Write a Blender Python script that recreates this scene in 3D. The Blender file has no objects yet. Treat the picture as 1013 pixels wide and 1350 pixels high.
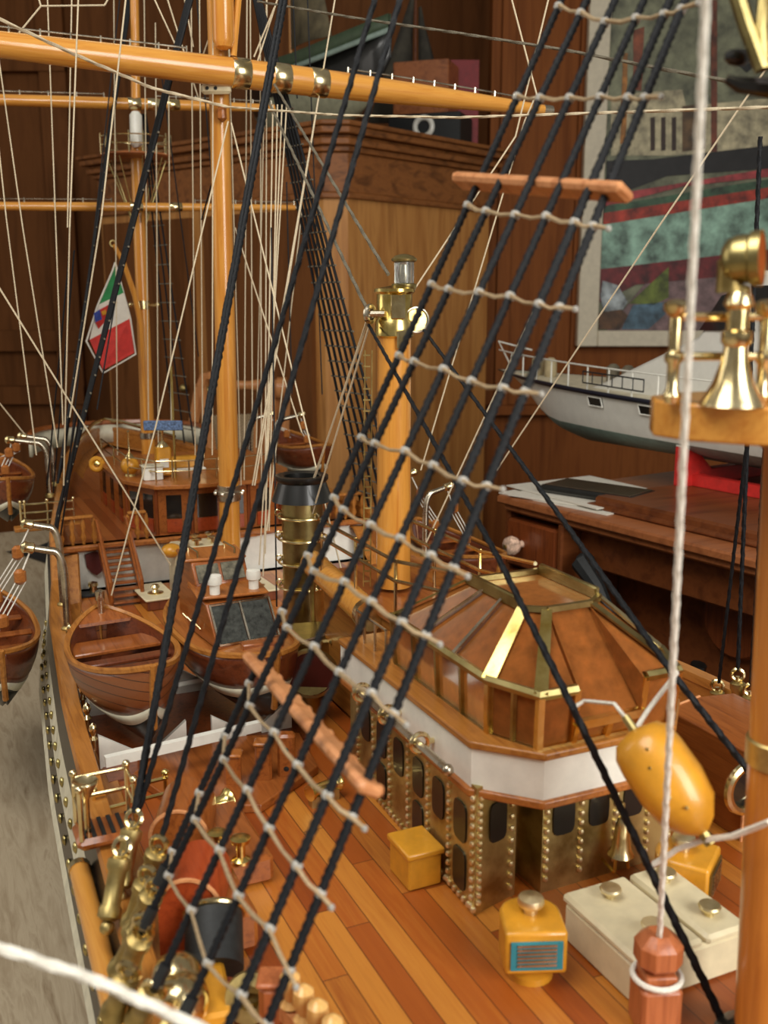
import bpy, math, random
from mathutils import Vector, Matrix
random.seed(7)
C = bpy.context.scene.collection
# ---------------------------------------------------------------- camera model
# Measured in metres; the ship lies along +Y, its main deck is the level z = 0 of these
# sums, and everything is linked OZ higher (deck 0.80 m above the room floor).
OZ = 0.80
FPX, PITCH, YAW, CAMH = 1350.0, math.radians(12), math.radians(24.7), 0.38
_sy, _cy, _sp, _cp = math.sin(YAW), math.cos(YAW), math.sin(PITCH), math.cos(PITCH)
FW = Vector((_sy*_cp, _cy*_cp, -_sp)); RT = Vector((_cy, -_sy, 0)); UP = Vector((_sy*_sp, _cy*_sp, _cp))
EYE = Vector((0, 0, CAMH))
def ray(px, py): return FW + RT*((px-506.5)/FPX) + UP*((675-py)/FPX)
def PZ(px, py, z):
    r = ray(px, py); return EYE + r*((z-CAMH)/r.z)
def PY(px, py, y):
    r = ray(px, py); return EYE + r*(y/r.y)
def PX(px, py, x):
    r = ray(px, py); return EYE + r*(x/r.x)
def PD(px, py, d): return EYE + ray(px, py)*d
def pj(p):
    v = Vector(p)-EYE; d = v.dot(FW); return 506.5+FPX*v.dot(RT)/d, 675-FPX*v.dot(UP)/d
def on_line(a, b, py):
    """the point of segment a-b seen at height py"""
    lo, hi = 0.0, 1.0
    flip = pj(a)[1] > pj(b)[1]
    for _ in range(30):
        m = (lo+hi)/2; y = pj(a.lerp(b, m))[1]
        if (y < py) != flip: lo = m
        else: hi = m
    return a.lerp(b, (lo+hi)/2)
V = Vector
# ---------------------------------------------------------------- mesh builder
class M:
    def __init__(s): s.v = []; s.f = []; s.m = []; s.mi = 0
    def add(s, vs, fs):
        b = len(s.v); s.v.extend(Vector(p) for p in vs)
        for f in fs: s.f.append(tuple(b+i for i in f)); s.m.append(s.mi)
        return s
    def poly(s, pts): return s.add(pts, [tuple(range(len(pts)))])
    def box(s, c, d, rz=0.0, mat=None, taper=1.0):
        x, y, z = d[0]/2, d[1]/2, d[2]/2; t = taper
        P = [(-x,-y,-z),(x,-y,-z),(x,y,-z),(-x,y,-z),(-x*t,-y*t,z),(x*t,-y*t,z),(x*t,y*t,z),(-x*t,y*t,z)]
        R = (mat or Matrix.Rotation(rz, 3, 'Z'))
        return s.add([R @ Vector(p)+Vector(c) for p in P], [(3,2,1,0),(4,5,6,7),(0,1,5,4),(1,2,6,5),(2,3,7,6),(3,0,4,7)])
    def rbox(s, c, d, r=.002, rz=0.0, mat=None):
        """box with chamfered edges"""
        x, y, z = d[0]/2, d[1]/2, d[2]/2; r = min(r, x*.9, y*.9, z*.9)
        R = (mat or Matrix.Rotation(rz, 3, 'Z')); P = []; lv = [(-z, r), (-z+r, 0), (z-r, 0), (z, r)]
        for zz, k in lv:
            a, b = x-k, y-k; q = r if k == 0 else r*.4
            P += [(-a+q,-b,zz),(a-q,-b,zz),(a,-b+q,zz),(a,b-q,zz),(a-q,b,zz),(-a+q,b,zz),(-a,b-q,zz),(-a,-b+q,zz)]
        F = [tuple(range(7,-1,-1)), tuple(range(24,32))]
        for k in range(3):
            for i in range(8): F.append((k*8+i, k*8+(i+1)%8, (k+1)*8+(i+1)%8, (k+1)*8+i))
        return s.add([R @ Vector(p)+Vector(c) for p in P], F)
    def tube(s, pts, r, n=8, cap=True, lobes=0, pitch=.02, step=None):
        P = [Vector(p) for p in pts]
        if step:
            Q = [P[0]]
            for a, b in zip(P, P[1:]):
                k = max(1, int((b-a).length/step))
                Q += [a.lerp(b, i/k) for i in range(1, k+1)]
            if isinstance(r, (list, tuple)) and len(r) != len(Q):
                r0, r1 = r[0], r[-1]; r = [r0+(r1-r0)*i/(len(Q)-1) for i in range(len(Q))]
            P = Q
        N = len(P); rr = r if isinstance(r, (list, tuple)) else [r]*N
        T = [(P[min(i+1, N-1)]-P[max(i-1, 0)]).normalized() for i in range(N)]
        u = T[0].orthogonal().normalized(); vs = []; L = 0
        for i in range(N):
            if i: L += (P[i]-P[i-1]).length
            u = (u - T[i]*u.dot(T[i])); u = u.normalized() if u.length > 1e-9 else T[i].orthogonal().normalized()
            w = T[i].cross(u)
            for k in range(n):
                a = 2*math.pi*k/n; q = rr[i]
                if lobes: q *= 1+.22*math.cos(lobes*a - 2*math.pi*lobes*L/pitch)
                vs.append(P[i]+u*(q*math.cos(a))+w*(q*math.sin(a)))
        fs = [(i*n+k, i*n+(k+1)%n, (i+1)*n+(k+1)%n, (i+1)*n+k) for i in range(N-1) for k in range(n)]
        if cap: fs += [tuple(range(n-1,-1,-1)), tuple((N-1)*n+k for k in range(n))]
        return s.add(vs, fs)
    def lathe(s, prof, o=(0,0,0), ax=(0,0,1), n=20, a0=0, a1=2*math.pi):
        """prof: (radius, height) pairs turned round the axis"""
        ax = Vector(ax).normalized(); u = ax.orthogonal().normalized()
        if abs(ax.z) > .99: u = Vector((1,0,0))
        w = ax.cross(u); o = Vector(o); vs = []; full = abs(a1-a0) > 6.28; k = n if full else n+1
        for r, h in prof:
            for i in range(k):
                a = a0+(a1-a0)*i/n; vs.append(o+ax*h+u*(r*math.cos(a))+w*(r*math.sin(a)))
        fs = []
        for j in range(len(prof)-1):
            for i in range(n):
                i2 = (i+1) % k; fs.append((j*k+i, j*k+i2, (j+1)*k+i2, (j+1)*k+i))
        if full:
            if prof[0][0] > 1e-6: fs.append(tuple(range(k-1,-1,-1)))
            if prof[-1][0] > 1e-6: fs.append(tuple((len(prof)-1)*k+i for i in range(k)))
        return s.add(vs, fs)
    def ball(s, c, r, n=10, sq=(1,1,1)):
        b = len(s.v); pr = [(r*math.sin(math.pi*i/(n//2+1)), -r*math.cos(math.pi*i/(n//2+1))) for i in range(n//2+2)]
        pr[0] = (1e-5, -r); pr[-1] = (1e-5, r)
        s.lathe(pr, (0,0,0), (0,0,1), n)
        for i in range(b, len(s.v)): p = s.v[i]; s.v[i] = Vector((p.x*sq[0], p.y*sq[1], p.z*sq[2]))+Vector(c)
        return s
    def prism(s, pts, off):
        """polygon pts (3-D) pushed by the vector off"""
        n = len(pts); off = Vector(off); a = [Vector(p) for p in pts]
        return s.add(a+[p+off for p in a], [tuple(range(n-1,-1,-1)), tuple(range(n,2*n))]+[(i,(i+1)%n,n+(i+1)%n,n+i) for i in range(n)])
    def loft(s, rings, close=False, caps=False):
        n = len(rings[0]); vs = [p for r in rings for p in r]; k = n if close else n-1
        fs = [(j*n+i, j*n+(i+1)%n, (j+1)*n+(i+1)%n, (j+1)*n+i) for j in range(len(rings)-1) for i in range(k)]
        if caps: fs += [tuple(range(n-1,-1,-1)), tuple((len(rings)-1)*n+i for i in range(n))]
        return s.add(vs, fs)
    def torus(s, c, R, r, ax=(0,0,1), n=24, m=8, a0=0, a1=2*math.pi):
        ax = Vector(ax).normalized(); u = ax.orthogonal().normalized(); w = ax.cross(u); c = Vector(c)
        k = n
        pts = [c+u*(R*math.cos(a0+(a1-a0)*i/k))+w*(R*math.sin(a0+(a1-a0)*i/k)) for i in range(k+1)]
        return s.tube(pts, r, m, cap=abs(a1-a0) < 6.2)
    def build(s, name, mat, parent=None, ang=40, bevel=0, solid=0):
        off = Vector((0,0,OZ)); loc = Vector((0,0,0))
        if parent is not None:
            p = parent
            while p is not None: loc += Vector(p.location); p = p.parent
        else:
            lo = [min(v[i] for v in s.v) for i in range(3)]; hi = [max(v[i] for v in s.v) for i in range(3)]
            loc = Vector(((lo[0]+hi[0])/2, (lo[1]+hi[1])/2, lo[2]+OZ))
        me = bpy.data.meshes.new(name); me.from_pydata([tuple(v+off-loc) for v in s.v], [], s.f)
        mats = mat if isinstance(mat, (list, tuple)) else [mat]
        for m_ in mats: me.materials.append(m_)
        me.polygons.foreach_set('material_index', s.m)
        me.polygons.foreach_set('use_smooth', [True]*len(me.polygons))
        me.update()
        try: me.set_sharp_from_angle(angle=math.radians(ang))
        except Exception: pass
        o = bpy.data.objects.new(name, me); C.objects.link(o)
        if parent is not None: o.parent = parent
        else: o.location = loc
        if solid:
            d = o.modifiers.new('solid', 'SOLIDIFY'); d.thickness = solid; d.offset = 0
        if bevel:
            b = o.modifiers.new('bevel', 'BEVEL'); b.width = bevel; b.segments = 2; b.limit_method = 'ANGLE'
        return o
def tag(o, label, cat, group=None, kind=None):
    o['label'] = label; o['category'] = cat
    if group: o['group'] = group
    if kind: o['kind'] = kind
    return o
def struct(o, label=None, cat=None):
    o['kind'] = 'structure'
    if label: o['label'] = label; o['category'] = cat
    return o
def thing(name, label, cat, loc, group=None):
    o = bpy.data.objects.new(name, None); C.objects.link(o); o.empty_display_size = .02
    o.location = Vector(loc)+Vector((0,0,OZ)); return tag(o, label, cat, group)
def dup(root, loc, label=None, rz=None):
    r = root.copy(); C.objects.link(r); r.location = Vector(loc)+Vector((0,0,OZ))
    if label: r['label'] = label
    if rz is not None: r.rotation_euler.z = rz
    for ch in list(root.children):
        c = ch.copy(); C.objects.link(c); c.parent = r
        for g in list(ch.children):
            d = g.copy(); C.objects.link(d); d.parent = c
    return r
# ---------------------------------------------------------------- materials
def lin(c): return tuple((x/255/12.92 if x/255 <= .04045 else ((x/255+.055)/1.055)**2.4) for x in c)+(1,)
def new_mat(name):
    m = bpy.data.materials.new(name); m.use_nodes = True; nt = m.node_tree
    return m, nt, nt.nodes['Principled BSDF']
def setp(b, **k):
    for n, v in k.items():
        n = n.replace('_', ' ')
        if n in b.inputs: b.inputs[n].default_value = v
def coords(nt, scale=(1,1,1), rot=(0,0,0)):
    tc = nt.nodes.new('ShaderNodeTexCoord'); mp = nt.nodes.new('ShaderNodeMapping')
    mp.inputs['Scale'].default_value = scale; mp.inputs['Rotation'].default_value = rot
    nt.links.new(tc.outputs['Object'], mp.inputs['Vector']); return mp.outputs['Vector']
def ramp(nt, fac, stops):
    r = nt.nodes.new('ShaderNodeValToRGB'); e = r.color_ramp.elements
    while len(e) < len(stops): e.new(.5)
    for i, (p, c) in enumerate(stops): e[i].position = p; e[i].color = lin(c)
    nt.links.new(fac, r.inputs['Fac']); return r.outputs['Color']
def noise(nt, vec, scale, detail=4, dist=0.0, rough=.6):
    n = nt.nodes.new('ShaderNodeTexNoise'); n.inputs['Scale'].default_value = scale
    n.inputs['Detail'].default_value = detail; n.inputs['Distortion'].default_value = dist; n.inputs['Roughness'].default_value = rough
    nt.links.new(vec, n.inputs['Vector']); return n.outputs['Fac']
def bump(nt, b, h, strength=.2, dist=.001):
    k = nt.nodes.new('ShaderNodeBump'); k.inputs['Strength'].default_value = strength; k.inputs['Distance'].default_value = dist
    nt.links.new(h, k.inputs['Height']); nt.links.new(k.outputs['Normal'], b.inputs['Normal'])
def wood(name, c1, c2, c3=None, axis=1, fine=220, stretch=.06, rough=.35, coat=.3, bmp=.15, spec=.3):
    m, nt, b = new_mat(name); sc = [1,1,1]; sc[axis] = stretch
    v = coords(nt, sc); f = noise(nt, v, fine, 5, .6)
    col = ramp(nt, f, [(.3, c1), (.55, c2), (.75, c3 or c1)])
    nt.links.new(col, b.inputs['Base Color']); setp(b, Roughness=rough, Coat_Weight=coat, Coat_Roughness=.15, Specular_IOR_Level=spec)
    bump(nt, b, f, bmp, .0006); return m
def plain(name, c, rough=.5, metal=0.0, coat=0.0, var=.12, scale=60, bmp=.0, spec=.5):
    m, nt, b = new_mat(name); f = noise(nt, coords(nt), scale, 5)
    d = tuple(max(0, x*(1-var)) for x in c); l = tuple(min(255, x*(1+var*.5)) for x in c)
    nt.links.new(ramp(nt, f, [(.3, d), (.7, l)]), b.inputs['Base Color'])
    setp(b, Roughness=rough, Metallic=metal, Coat_Weight=coat, Specular_IOR_Level=spec)
    if bmp: bump(nt, b, f, bmp, .001)
    return m
def brass(name, c, c2, rough=.25, scale=45, dark=None):
    m, nt, b = new_mat(name); f = noise(nt, coords(nt), scale, 6)
    nt.links.new(ramp(nt, f, [(.35, c2), (.6, c)]), b.inputs['Base Color']); setp(b, Metallic=1.0)
    r = nt.nodes.new('ShaderNodeMapRange'); r.inputs['To Min'].default_value = rough*.7; r.inputs['To Max'].default_value = rough*1.5
    nt.links.new(f, r.inputs['Value']); nt.links.new(r.outputs['Result'], b.inputs['Roughness']); bump(nt, b, f, .12, .0006); return m
def planks(name, w, seg, cols, axis=1, rough=.3, coat=.25, gap=.04, gapc=(84,40,16), acr=None):
    """boards of width w along the axis, each board with its own tone"""
    m, nt, b = new_mat(name); N = nt.nodes; L = nt.links
    tc = N.new('ShaderNodeTexCoord'); sp = N.new('ShaderNodeSeparateXYZ'); L.new(tc.outputs['Object'], sp.inputs[0])
    across = sp.outputs[1-axis if acr is None else acr]; along = sp.outputs[axis]
    def mth(op, a, c=None):
        q = N.new('ShaderNodeMath'); q.operation = op
        for i, x in enumerate((a, c)):
            if x is None: continue
            if isinstance(x, (int, float)): q.inputs[i].default_value = x
            else: L.new(x, q.inputs[i])
        return q.outputs[0]
    u = mth('DIVIDE', across, w); iu = mth('FLOOR', u); fu = mth('FRACT', u)
    wn = N.new('ShaderNodeTexWhiteNoise'); wn.noise_dimensions = '1D'; L.new(iu, wn.inputs['W'])
    vv = mth('ADD', mth('DIVIDE', along, seg), mth('MULTIPLY', wn.outputs['Value'], 7.3)); iv = mth('FLOOR', vv); fv = mth('FRACT', vv)
    cb = N.new('ShaderNodeCombineXYZ'); L.new(iu, cb.inputs[0]); L.new(iv, cb.inputs[1])
    w2 = N.new('ShaderNodeTexWhiteNoise'); w2.noise_dimensions = '2D'; L.new(cb.outputs[0], w2.inputs['Vector'])
    sc = [1,1,1]; sc[axis] = .05
    mp = N.new('ShaderNodeMapping'); mp.inputs['Scale'].default_value = sc; L.new(tc.outputs['Object'], mp.inputs['Vector'])
    g = noise(nt, mp.outputs[0], 350, 5, .8)
    t = mth('ADD', mth('MULTIPLY', w2.outputs['Value'], .75), mth('MULTIPLY', g, .3))
    k = len(cols); col = ramp(nt, t, [(.08+.88*i/(k-1), c) for i, c in enumerate(cols)])
    e = mth('MAXIMUM', mth('LESS_THAN', fu, gap), mth('LESS_THAN', fv, .0035*.2/seg))
    mx = N.new('ShaderNodeMix'); mx.data_type = 'RGBA'; L.new(e, mx.inputs[0]); L.new(col, mx.inputs[6]); mx.inputs[7].default_value = lin(gapc)
    L.new(mx.outputs[2], b.inputs['Base Color']); setp(b, Roughness=rough, Coat_Weight=coat, Coat_Roughness=.2)
    bump(nt, b, mth('SUBTRACT', g, e), .15, .0006); return m
def glass(name, c, rough=.05, trans=.9, ior=1.3):
    m, nt, b = new_mat(name); f = noise(nt, coords(nt), 90, 4)
    nt.links.new(ramp(nt, f, [(.3, tuple(x*.8 for x in c)), (.7, c)]), b.inputs['Base Color'])
    setp(b, Roughness=rough, Transmission_Weight=trans, IOR=ior); return m
def rope_mat(name, c1, c2, rough=.75):
    m, nt, b = new_mat(name); v = coords(nt); f = noise(nt, v, 900, 3)
    nt.links.new(ramp(nt, f, [(.3, c1), (.7, c2)]), b.inputs['Base Color']); setp(b, Roughness=rough, Specular_IOR_Level=.25)
    bump(nt, b, f, .4, .0006); return m
K = {}
K['deck'] = planks('varnished deck planks', .0157, .26, [(114,46,14),(146,70,20),(162,84,26),(190,122,46),(134,60,18)], rough=.38, coat=.12)
K['qdeck'] = planks('aft deck planks', .014, .3, [(124,62,26),(156,86,40),(166,98,48)])
K['mast'] = wood('yellow varnished spar', (186,116,42), (210,146,62), (196,128,50), axis=2, fine=160, stretch=.05, rough=.25, coat=.6, bmp=.1)
K['spar'] = wood('yellow varnished yard', (188,120,46), (212,150,66), (198,130,54), axis=0, fine=160, stretch=.05, rough=.25, coat=.6, bmp=.1)
K['fore'] = wood('amber varnished mast', (164,96,36), (192,122,50), (176,106,42), axis=2, fine=120, stretch=.04, rough=.3, coat=.5, bmp=.08)
K['rail'] = wood('orange brown cap rail', (134,80,30), (172,112,48), (150,94,38), rough=.4)
K['trim'] = wood('red brown trim', (132,74,30), (168,102,46), (146,84,36), rough=.4)
K['mahog'] = wood('dark mahogany', (88,40,18), (124,62,28), (100,48,22), axis=2, rough=.3, coat=.4)
K['redwood'] = wood('red mahogany', (118,60,24), (152,86,38), (130,68,28), rough=.28, coat=.5)
K['redbright'] = wood('bright red stained wood', (130,48,22), (158,66,30), rough=.35, coat=.4)
K['boom'] = wood('yellow varnished boom', (188,120,46), (212,150,66), (198,130,54), axis=1, fine=160, stretch=.05, rough=.25, coat=.6, bmp=.1)
K['boatwood'] = wood('boat planking', (104,54,26), (146,86,44), (120,66,32), rough=.35, coat=.4)
K['boatplank'] = planks('clinker planking', .0085, .3, [(100,52,26),(136,78,40),(116,62,32)], axis=1, rough=.35, coat=.4, gap=.1, gapc=(58,28,14), acr=2)
K['boatdark'] = wood('boat mahogany side', (78,36,20), (112,56,30), rough=.3, coat=.5)
K['board'] = wood('light spreader board', (168,104,60), (204,142,94), (186,122,76), axis=0, rough=.45, coat=.15)
K['bollard'] = wood('terracotta wood', (150,80,44), (182,106,62), axis=2, rough=.45)
K['pale'] = wood('pale turned wood', (206,150,80), (232,184,112), axis=2, rough=.3, coat=.5)
K['ward'] = wood('honey pine', (156,100,48), (190,134,72), (138,86,40), axis=2, fine=26, stretch=.08, rough=.5, coat=.1)
K['wardH'] = wood('honey pine moulding', (96,56,26), (142,88,44), (112,66,32), axis=0, fine=40, stretch=.08, rough=.5, coat=.1)
K['wardD'] = wood('brown stained boarding', (88,52,24), (114,70,36), (100,60,30), axis=2, fine=22, stretch=.1, rough=.65, coat=.0, spec=.12)
K['panel'] = wood('red brown door panel', (104,56,24), (128,74,34), (114,62,28), axis=2, fine=40, stretch=.06, rough=.65, coat=.0, spec=.12)
K['desk'] = wood('dark cherry desk', (84,42,20), (114,62,30), (94,48,22), axis=0, fine=40, stretch=.08, rough=.4, coat=.15, spec=.25)
K['deskedge'] = wood('worn desk edge', (118,66,36), (156,94,54), (128,72,40), axis=0, fine=50, stretch=.08, rough=.4, coat=.2)
K['table'] = wood('bleached table top', (150,132,106), (176,160,134), (132,112,86), axis=1, fine=110, stretch=.12, rough=.65, coat=0, bmp=.3)
K['brass'] = brass('brass', (238,222,176), (206,182,126), .2)
K['brassd'] = brass('aged brass sheet', (204,184,124), (148,126,76), .42, 30)
K['brassp'] = brass('polished yellow brass', (242,220,144), (216,184,98), .2)
K['brassg'] = brass('greenish brass', (190,174,118), (146,130,80), .3, 30)
K['rivet'] = brass('pale rivet brass', (246,234,196), (222,204,150), .4)
K['steel'] = brass('pale nickel', (214,206,186), (170,160,140), .25)
K['copper'] = brass('copper reflector', (226,150,100), (196,110,70), .3)
K['amber'] = glass('amber pane', (196,122,60), .10, .5, 1.18)
K['dglass'] = plain('dark window glass', (30,28,26), .08, spec=.8)
K['cglass'] = glass('clear lamp glass', (220,222,214), .06, .85, 1.3)
K['gglass'] = plain('smoked windscreen glass', (62,64,60), .08, spec=.8, scale=200, var=.4)
K['white'] = plain('white paint', (228,226,214), .4, var=.05, coat=.1)
K['bone'] = plain('old white paint', (206,200,176), .5, var=.1)
K['cream'] = plain('cream paint', (222,209,172), .4, var=.06, coat=.15)
K['black'] = plain('black paint', (22,22,20), .35, var=.3, coat=.2)
K['blackm'] = plain('matt black', (26,28,28), .6, var=.4, scale=200)
K['yellow'] = plain('ochre yellow paint', (212,148,40), .35, var=.1, coat=.3)
K['teal'] = plain('teal paint', (44,128,140), .4)
K['red'] = plain('red paint', (196,44,38), .4, var=.12)
K['dkred'] = plain('oxblood paint', (84,28,24), .45)
K['blue'] = plain('mottled blue paint', (84,106,140), .7, var=.5, scale=400, bmp=.6)
K['green'] = plain('flag green', (34,120,62), .8)
K['flagw'] = plain('flag white', (220,214,200), .8, var=.05)
K['flagr'] = plain('flag red', (196,52,44), .8)
K['flagb'] = plain('flag blue', (50,70,150), .8)
K['gold'] = plain('flag gold', (214,150,40), .8)
K['rblack'] = rope_mat('tarred rope', (8,9,10), (26,28,32), .6)
K['rgrey'] = rope_mat('grey hemp rope', (84,78,66), (124,116,98))
K['rbeige'] = rope_mat('beige thread', (188,170,138), (222,208,178))
K['rwhite'] = rope_mat('white cotton cord', (206,200,184), (238,234,222))
K['rtan'] = rope_mat('tan ratline cord', (140,118,88), (176,154,120))
K['knot'] = rope_mat('pale lashing', (140,137,130), (184,180,170))
K['cane'] = plain('woven cane', (150,122,86), .7, var=.3, scale=300)
K['chair'] = wood('bent beech', (150,92,50), (186,126,76), axis=2, fine=60, stretch=.1, rough=.4)
K['paper'] = plain('paper', (206,200,186), .8, var=.04)
K['frame'] = plain('cream picture frame', (206,196,172), .6, var=.05)
K['yhull'] = plain('white gelcoat', (216,214,204), .3, coat=.3, var=.03)
K['ygreen'] = plain('grey green antifouling', (140,170,164), .5)
K['navy'] = plain('navy stripe', (26,28,44), .4)
# ================================================================ ROOM
F0 = Vector((_sy, _cy, 0)); R0 = RT.copy(); ZV = Vector((0,0,1))
def CF(a, d, z): return R0*a + F0*d + ZV*z
def PF(px, py, d):
    """point seen at px, py on the upright wall a distance d ahead"""
    r = ray(px, py); return EYE + r*(d/r.dot(F0))
FLOOR = -OZ
m = M(); m.box((.6,1.2,FLOOR-.02), (7,7,.04)); struct(m.build('floor', wood('floor boards', (70,46,28), (96,64,40), rough=.5)))
rot = Matrix((R0, F0, ZV)).transposed()          # columns: right, ahead, up
def cbox(m, a0, a1, d0, d1, z0, z1): return m.box(CF((a0+a1)/2, (d0+d1)/2, (z0+z1)/2), (a1-a0, d1-d0, z1-z0), mat=rot)
m = M(); cbox(m, -3.2, .5, 4.15, 4.25, FLOOR, 2.3); struct(m.build('wall_back', K['wardD']))
m = M(); cbox(m, .33, 3.2, 3.35, 3.45, FLOOR, 2.3); struct(m.build('wall_right', K['panel']))
# framed wainscot on the left: rails and panels
m = M()
for z0, z1 in ((.16,.24), (-.05,.02), (1.2,1.3), (FLOOR,FLOOR+.12)): cbox(m, -2.9, -1.2, 4.1, 4.148, z0, z1)
for a in (-1.25, -2.1, -2.9): cbox(m, a-.05, a+.05, 4.11, 4.148, FLOOR, 2.3)
struct(m.build('trim_1', K['wardD']))
# ledge and stile on the red brown wall
m = M()
zl = PF(650, 534, 3.32).z
cbox(m, .34, 1.9, 3.3, 3.348, zl-.03, zl); cbox(m, .36, .40, 3.33, 3.348, zl, 2.2); cbox(m, .60, .615, 3.335, 3.348, zl, 2.2)
cbox(m, .34, 1.9, 3.32, 3.348, FLOOR, FLOOR+.15)
struct(m.build('trim_2', K['panel']))
# ---------------------------------------------------------------- wardrobe
WC = CF(-.124, 2.75, 0); r41 = math.radians(41)
WS = (R0*math.sin(r41) + F0*math.cos(r41)).normalized()        # along its side, to the right
WL = (R0*-math.cos(r41) + F0*math.sin(r41)).normalized()       # along its front, to the left
ztop = PF(455, 160, 2.75).z
wd = thing('wardrobe', 'tall honey pine wardrobe with stepped cornice, standing behind the tower mast', 'wardrobe', (WC.x, WC.y, FLOOR))
def wplan(o, ch):
    """plan outline grown by o with a cut corner ch"""
    c = WC - (WS+WL)*o
    return [c+WL*ch, c+WS*ch, c+WS*(.68+o*2), c+WS*(.68+o*2)+WL*(1.05+o*2), c+WL*(1.05+o*2)]
def wslab(m, o, ch, z0, z1): m.prism([p+ZV*z0 for p in wplan(o, ch)], (0,0,z1-z0))
m = M(); wslab(m, 0, .045, FLOOR+.06, ztop-.17); m.build('carcass', K['ward'], wd)
m = M(); wslab(m, .02, .05, FLOOR, FLOOR+.1); m.build('plinth', K['wardH'], wd)
m = M(); wslab(m, .012, .05, ztop-.185, ztop-.17); wslab(m, .004, .048, ztop-.17, ztop-.07)
for o, z0, z1 in ((.014,.07,.055),(.028,.055,.038),(.02,.038,.03),(.042,.03,.012),(.05,.012,0)): wslab(m, o, .05, ztop-z0, ztop-z1)
m.build('cornice', K['wardH'], wd, bevel=.003)
for k in range(2):
    m = M(); c = WC + WL*(.3+.5*k) - WS*.008
    Rw = Matrix((WL, WS, ZV)).transposed()
    m.box(c+ZV*((FLOOR+.12+ztop-.2)/2), (.44, .016, ztop-.2-FLOOR-.14), mat=Rw)
    dr = m.build('door', K['wardD'], wd)
    h = M(); h.ball(WC+WL*(.5+.12*k)-WS*.03+ZV*.1, .013); h.build('knob', K['brassd'], dr)
# objects on top of the wardrobe
bt = thing('model_fishing_boat', 'green and black model boat with a drab sail on top of the wardrobe', 'model boat', WC+WL*.2+WS*.25+ZV*ztop)
p1 = PF(500, 30, 2.74); p0 = p1+R0*-.37+F0*.47; ax = (p1-p0); ax.z = 0; L = ax.length; ax.normalize(); sd = ax.cross(ZV)
def small_hull(m, o, ax, L, B, D, rise, mats=True):
    sd = ax.cross(ZV); rings = []
    for i in range(13):
        t = i/12*2-1; b = B*(1-abs(t)**2.4)+.002; zs = rise*t*t; ring = []
        for j in range(9):
            a = -1+j/4; ring.append(o+ax*(t*L/2)+sd*(b*a*(1-.12*abs(a)**3)) + ZV*(zs - D*(1-abs(a)**2.2)*(1-.5*abs(t)**4)))
        rings.append(ring)
    m.loft(rings); return rings
o = p0.lerp(p1, .5); o.z = p1.z-.055; HD = o.z-ztop
m = M(); small_hull(m, o, ax, L*1.15, .08, HD-.004, .05); m.build('hull', K['black'], bt, solid=.004)
m = M(); small_hull(m, o-ZV*HD*.42, ax, L*1.0, .074, HD*.575, .03); m.build('bottom', plain('pale grey boat bottom', (140,140,116), .6), bt, solid=.004)
m = M()
for s in (-1, 1):
    m.loft([[o+ax*(t*L*.57)+sd*(s*(.083*(1-abs(t)**2.4)+.003))+ZV*(.05*t*t+h) for h in (-.014, .0, .018)] for t in [i/8-1 for i in range(17)]])
m.build('bulwark', plain('sea green boat paint', (58,74,52), .6), bt, solid=.005)
m = M()
for s in (-1, 1):
    m.loft([[o+ax*(t*L*.57)+sd*(s*(.086*(1-abs(t)**2.4)+.003))+ZV*(.05*t*t+h) for h in (-.026, -.014)] for t in [i/8-1 for i in range(17)]])
m.build('stripe', plain('pale boat stripe', (128,146,136), .6), bt, solid=.006)
m = M(); q0 = o-ax*.1+ZV*.01; m.tube([q0, q0+ZV*.6], .005); m.build('mast', K['ward'], bt)
m = M(); m.loft([[q0+ax*(u*.2*(1-v*.8))+sd*(.02*math.sin(u*3))+ZV*(.05+.5*v) for u in (0,.25,.5,.75,1)] for v in (0,.25,.5,.75,1)])
m.build('sail', plain('drab sailcloth', (104,94,70), .9, var=.3, scale=20), bt, solid=.002)
b2 = thing('model_sailing_boat', 'small dark model sailing boat with grey sails behind the wooden box on the wardrobe', 'model boat', WC+WS*.3+ZV*ztop)
o2 = PF(548, 60, 3.48); o2.z = ztop+.06; ax2 = (R0*.9+F0*.3).normalized(); sd2 = ax2.cross(ZV)
m = M(); small_hull(m, o2, ax2, .34, .05, .058, .03); m.build('hull', K['blackm'], b2, solid=.004)
m = M(); m.tube([o2, o2+ZV*.5], .004); m.build('mast', K['desk'], b2)
for s, w, h in ((-1,.15,.40), (1,.12,.36)):
    m = M(); m.loft([[o2+ax2*(s*(.01+w*u*(1-v)))+sd2*(.02*math.sin(u*3))+ZV*(.04+h*v) for u in (0,.33,.66,1)] for v in (0,.33,.66,.98)])
    m.build('sail', plain('dusky sailcloth', (66,62,52), .9, var=.3, scale=20), b2, solid=.002)
m = M(); c = PF(562, 112, 3.26); m.rbox((c.x,c.y,ztop+.165), (.17,.12,.15), .003, rz=-.75); bx = m.build('wooden_box', K['deskedge'])
tag(bx, 'plain orange wooden box resting on the black box on top of the wardrobe', 'box')
m = M(); c = PF(613, 95, 3.3); cm = Matrix.Rotation(-.4, 3, 'Z')
m.box((c.x,c.y,ztop+.13), (.085,.012,.26), mat=cm); rc = m.build('red_card', plain('faded crimson card', (128,30,34), .6))
tag(rc, 'crimson card leaning behind the wooden box on the wardrobe', 'card')
k_ = thing('black_box', 'black box with a white ring on it at the wardrobe cornice edge', 'box', (c.x, c.y, ztop))
c = PF(568, 175, 3.24); c.z = ztop
m = M(); m.rbox(c+ZV*.0445, (.22,.15,.089), .003, rz=-.75); m.build('body', K['blackm'], k_)
m = M(); nrm = (CF(0,0,0)-F0); bn_ = Matrix.Rotation(-.75,3,'Z') @ Vector((0,-1,0)); m.torus(c+bn_*.077+ZV*.05, .026, .008, bn_); m.build('ring', K['white'], k_)
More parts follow.
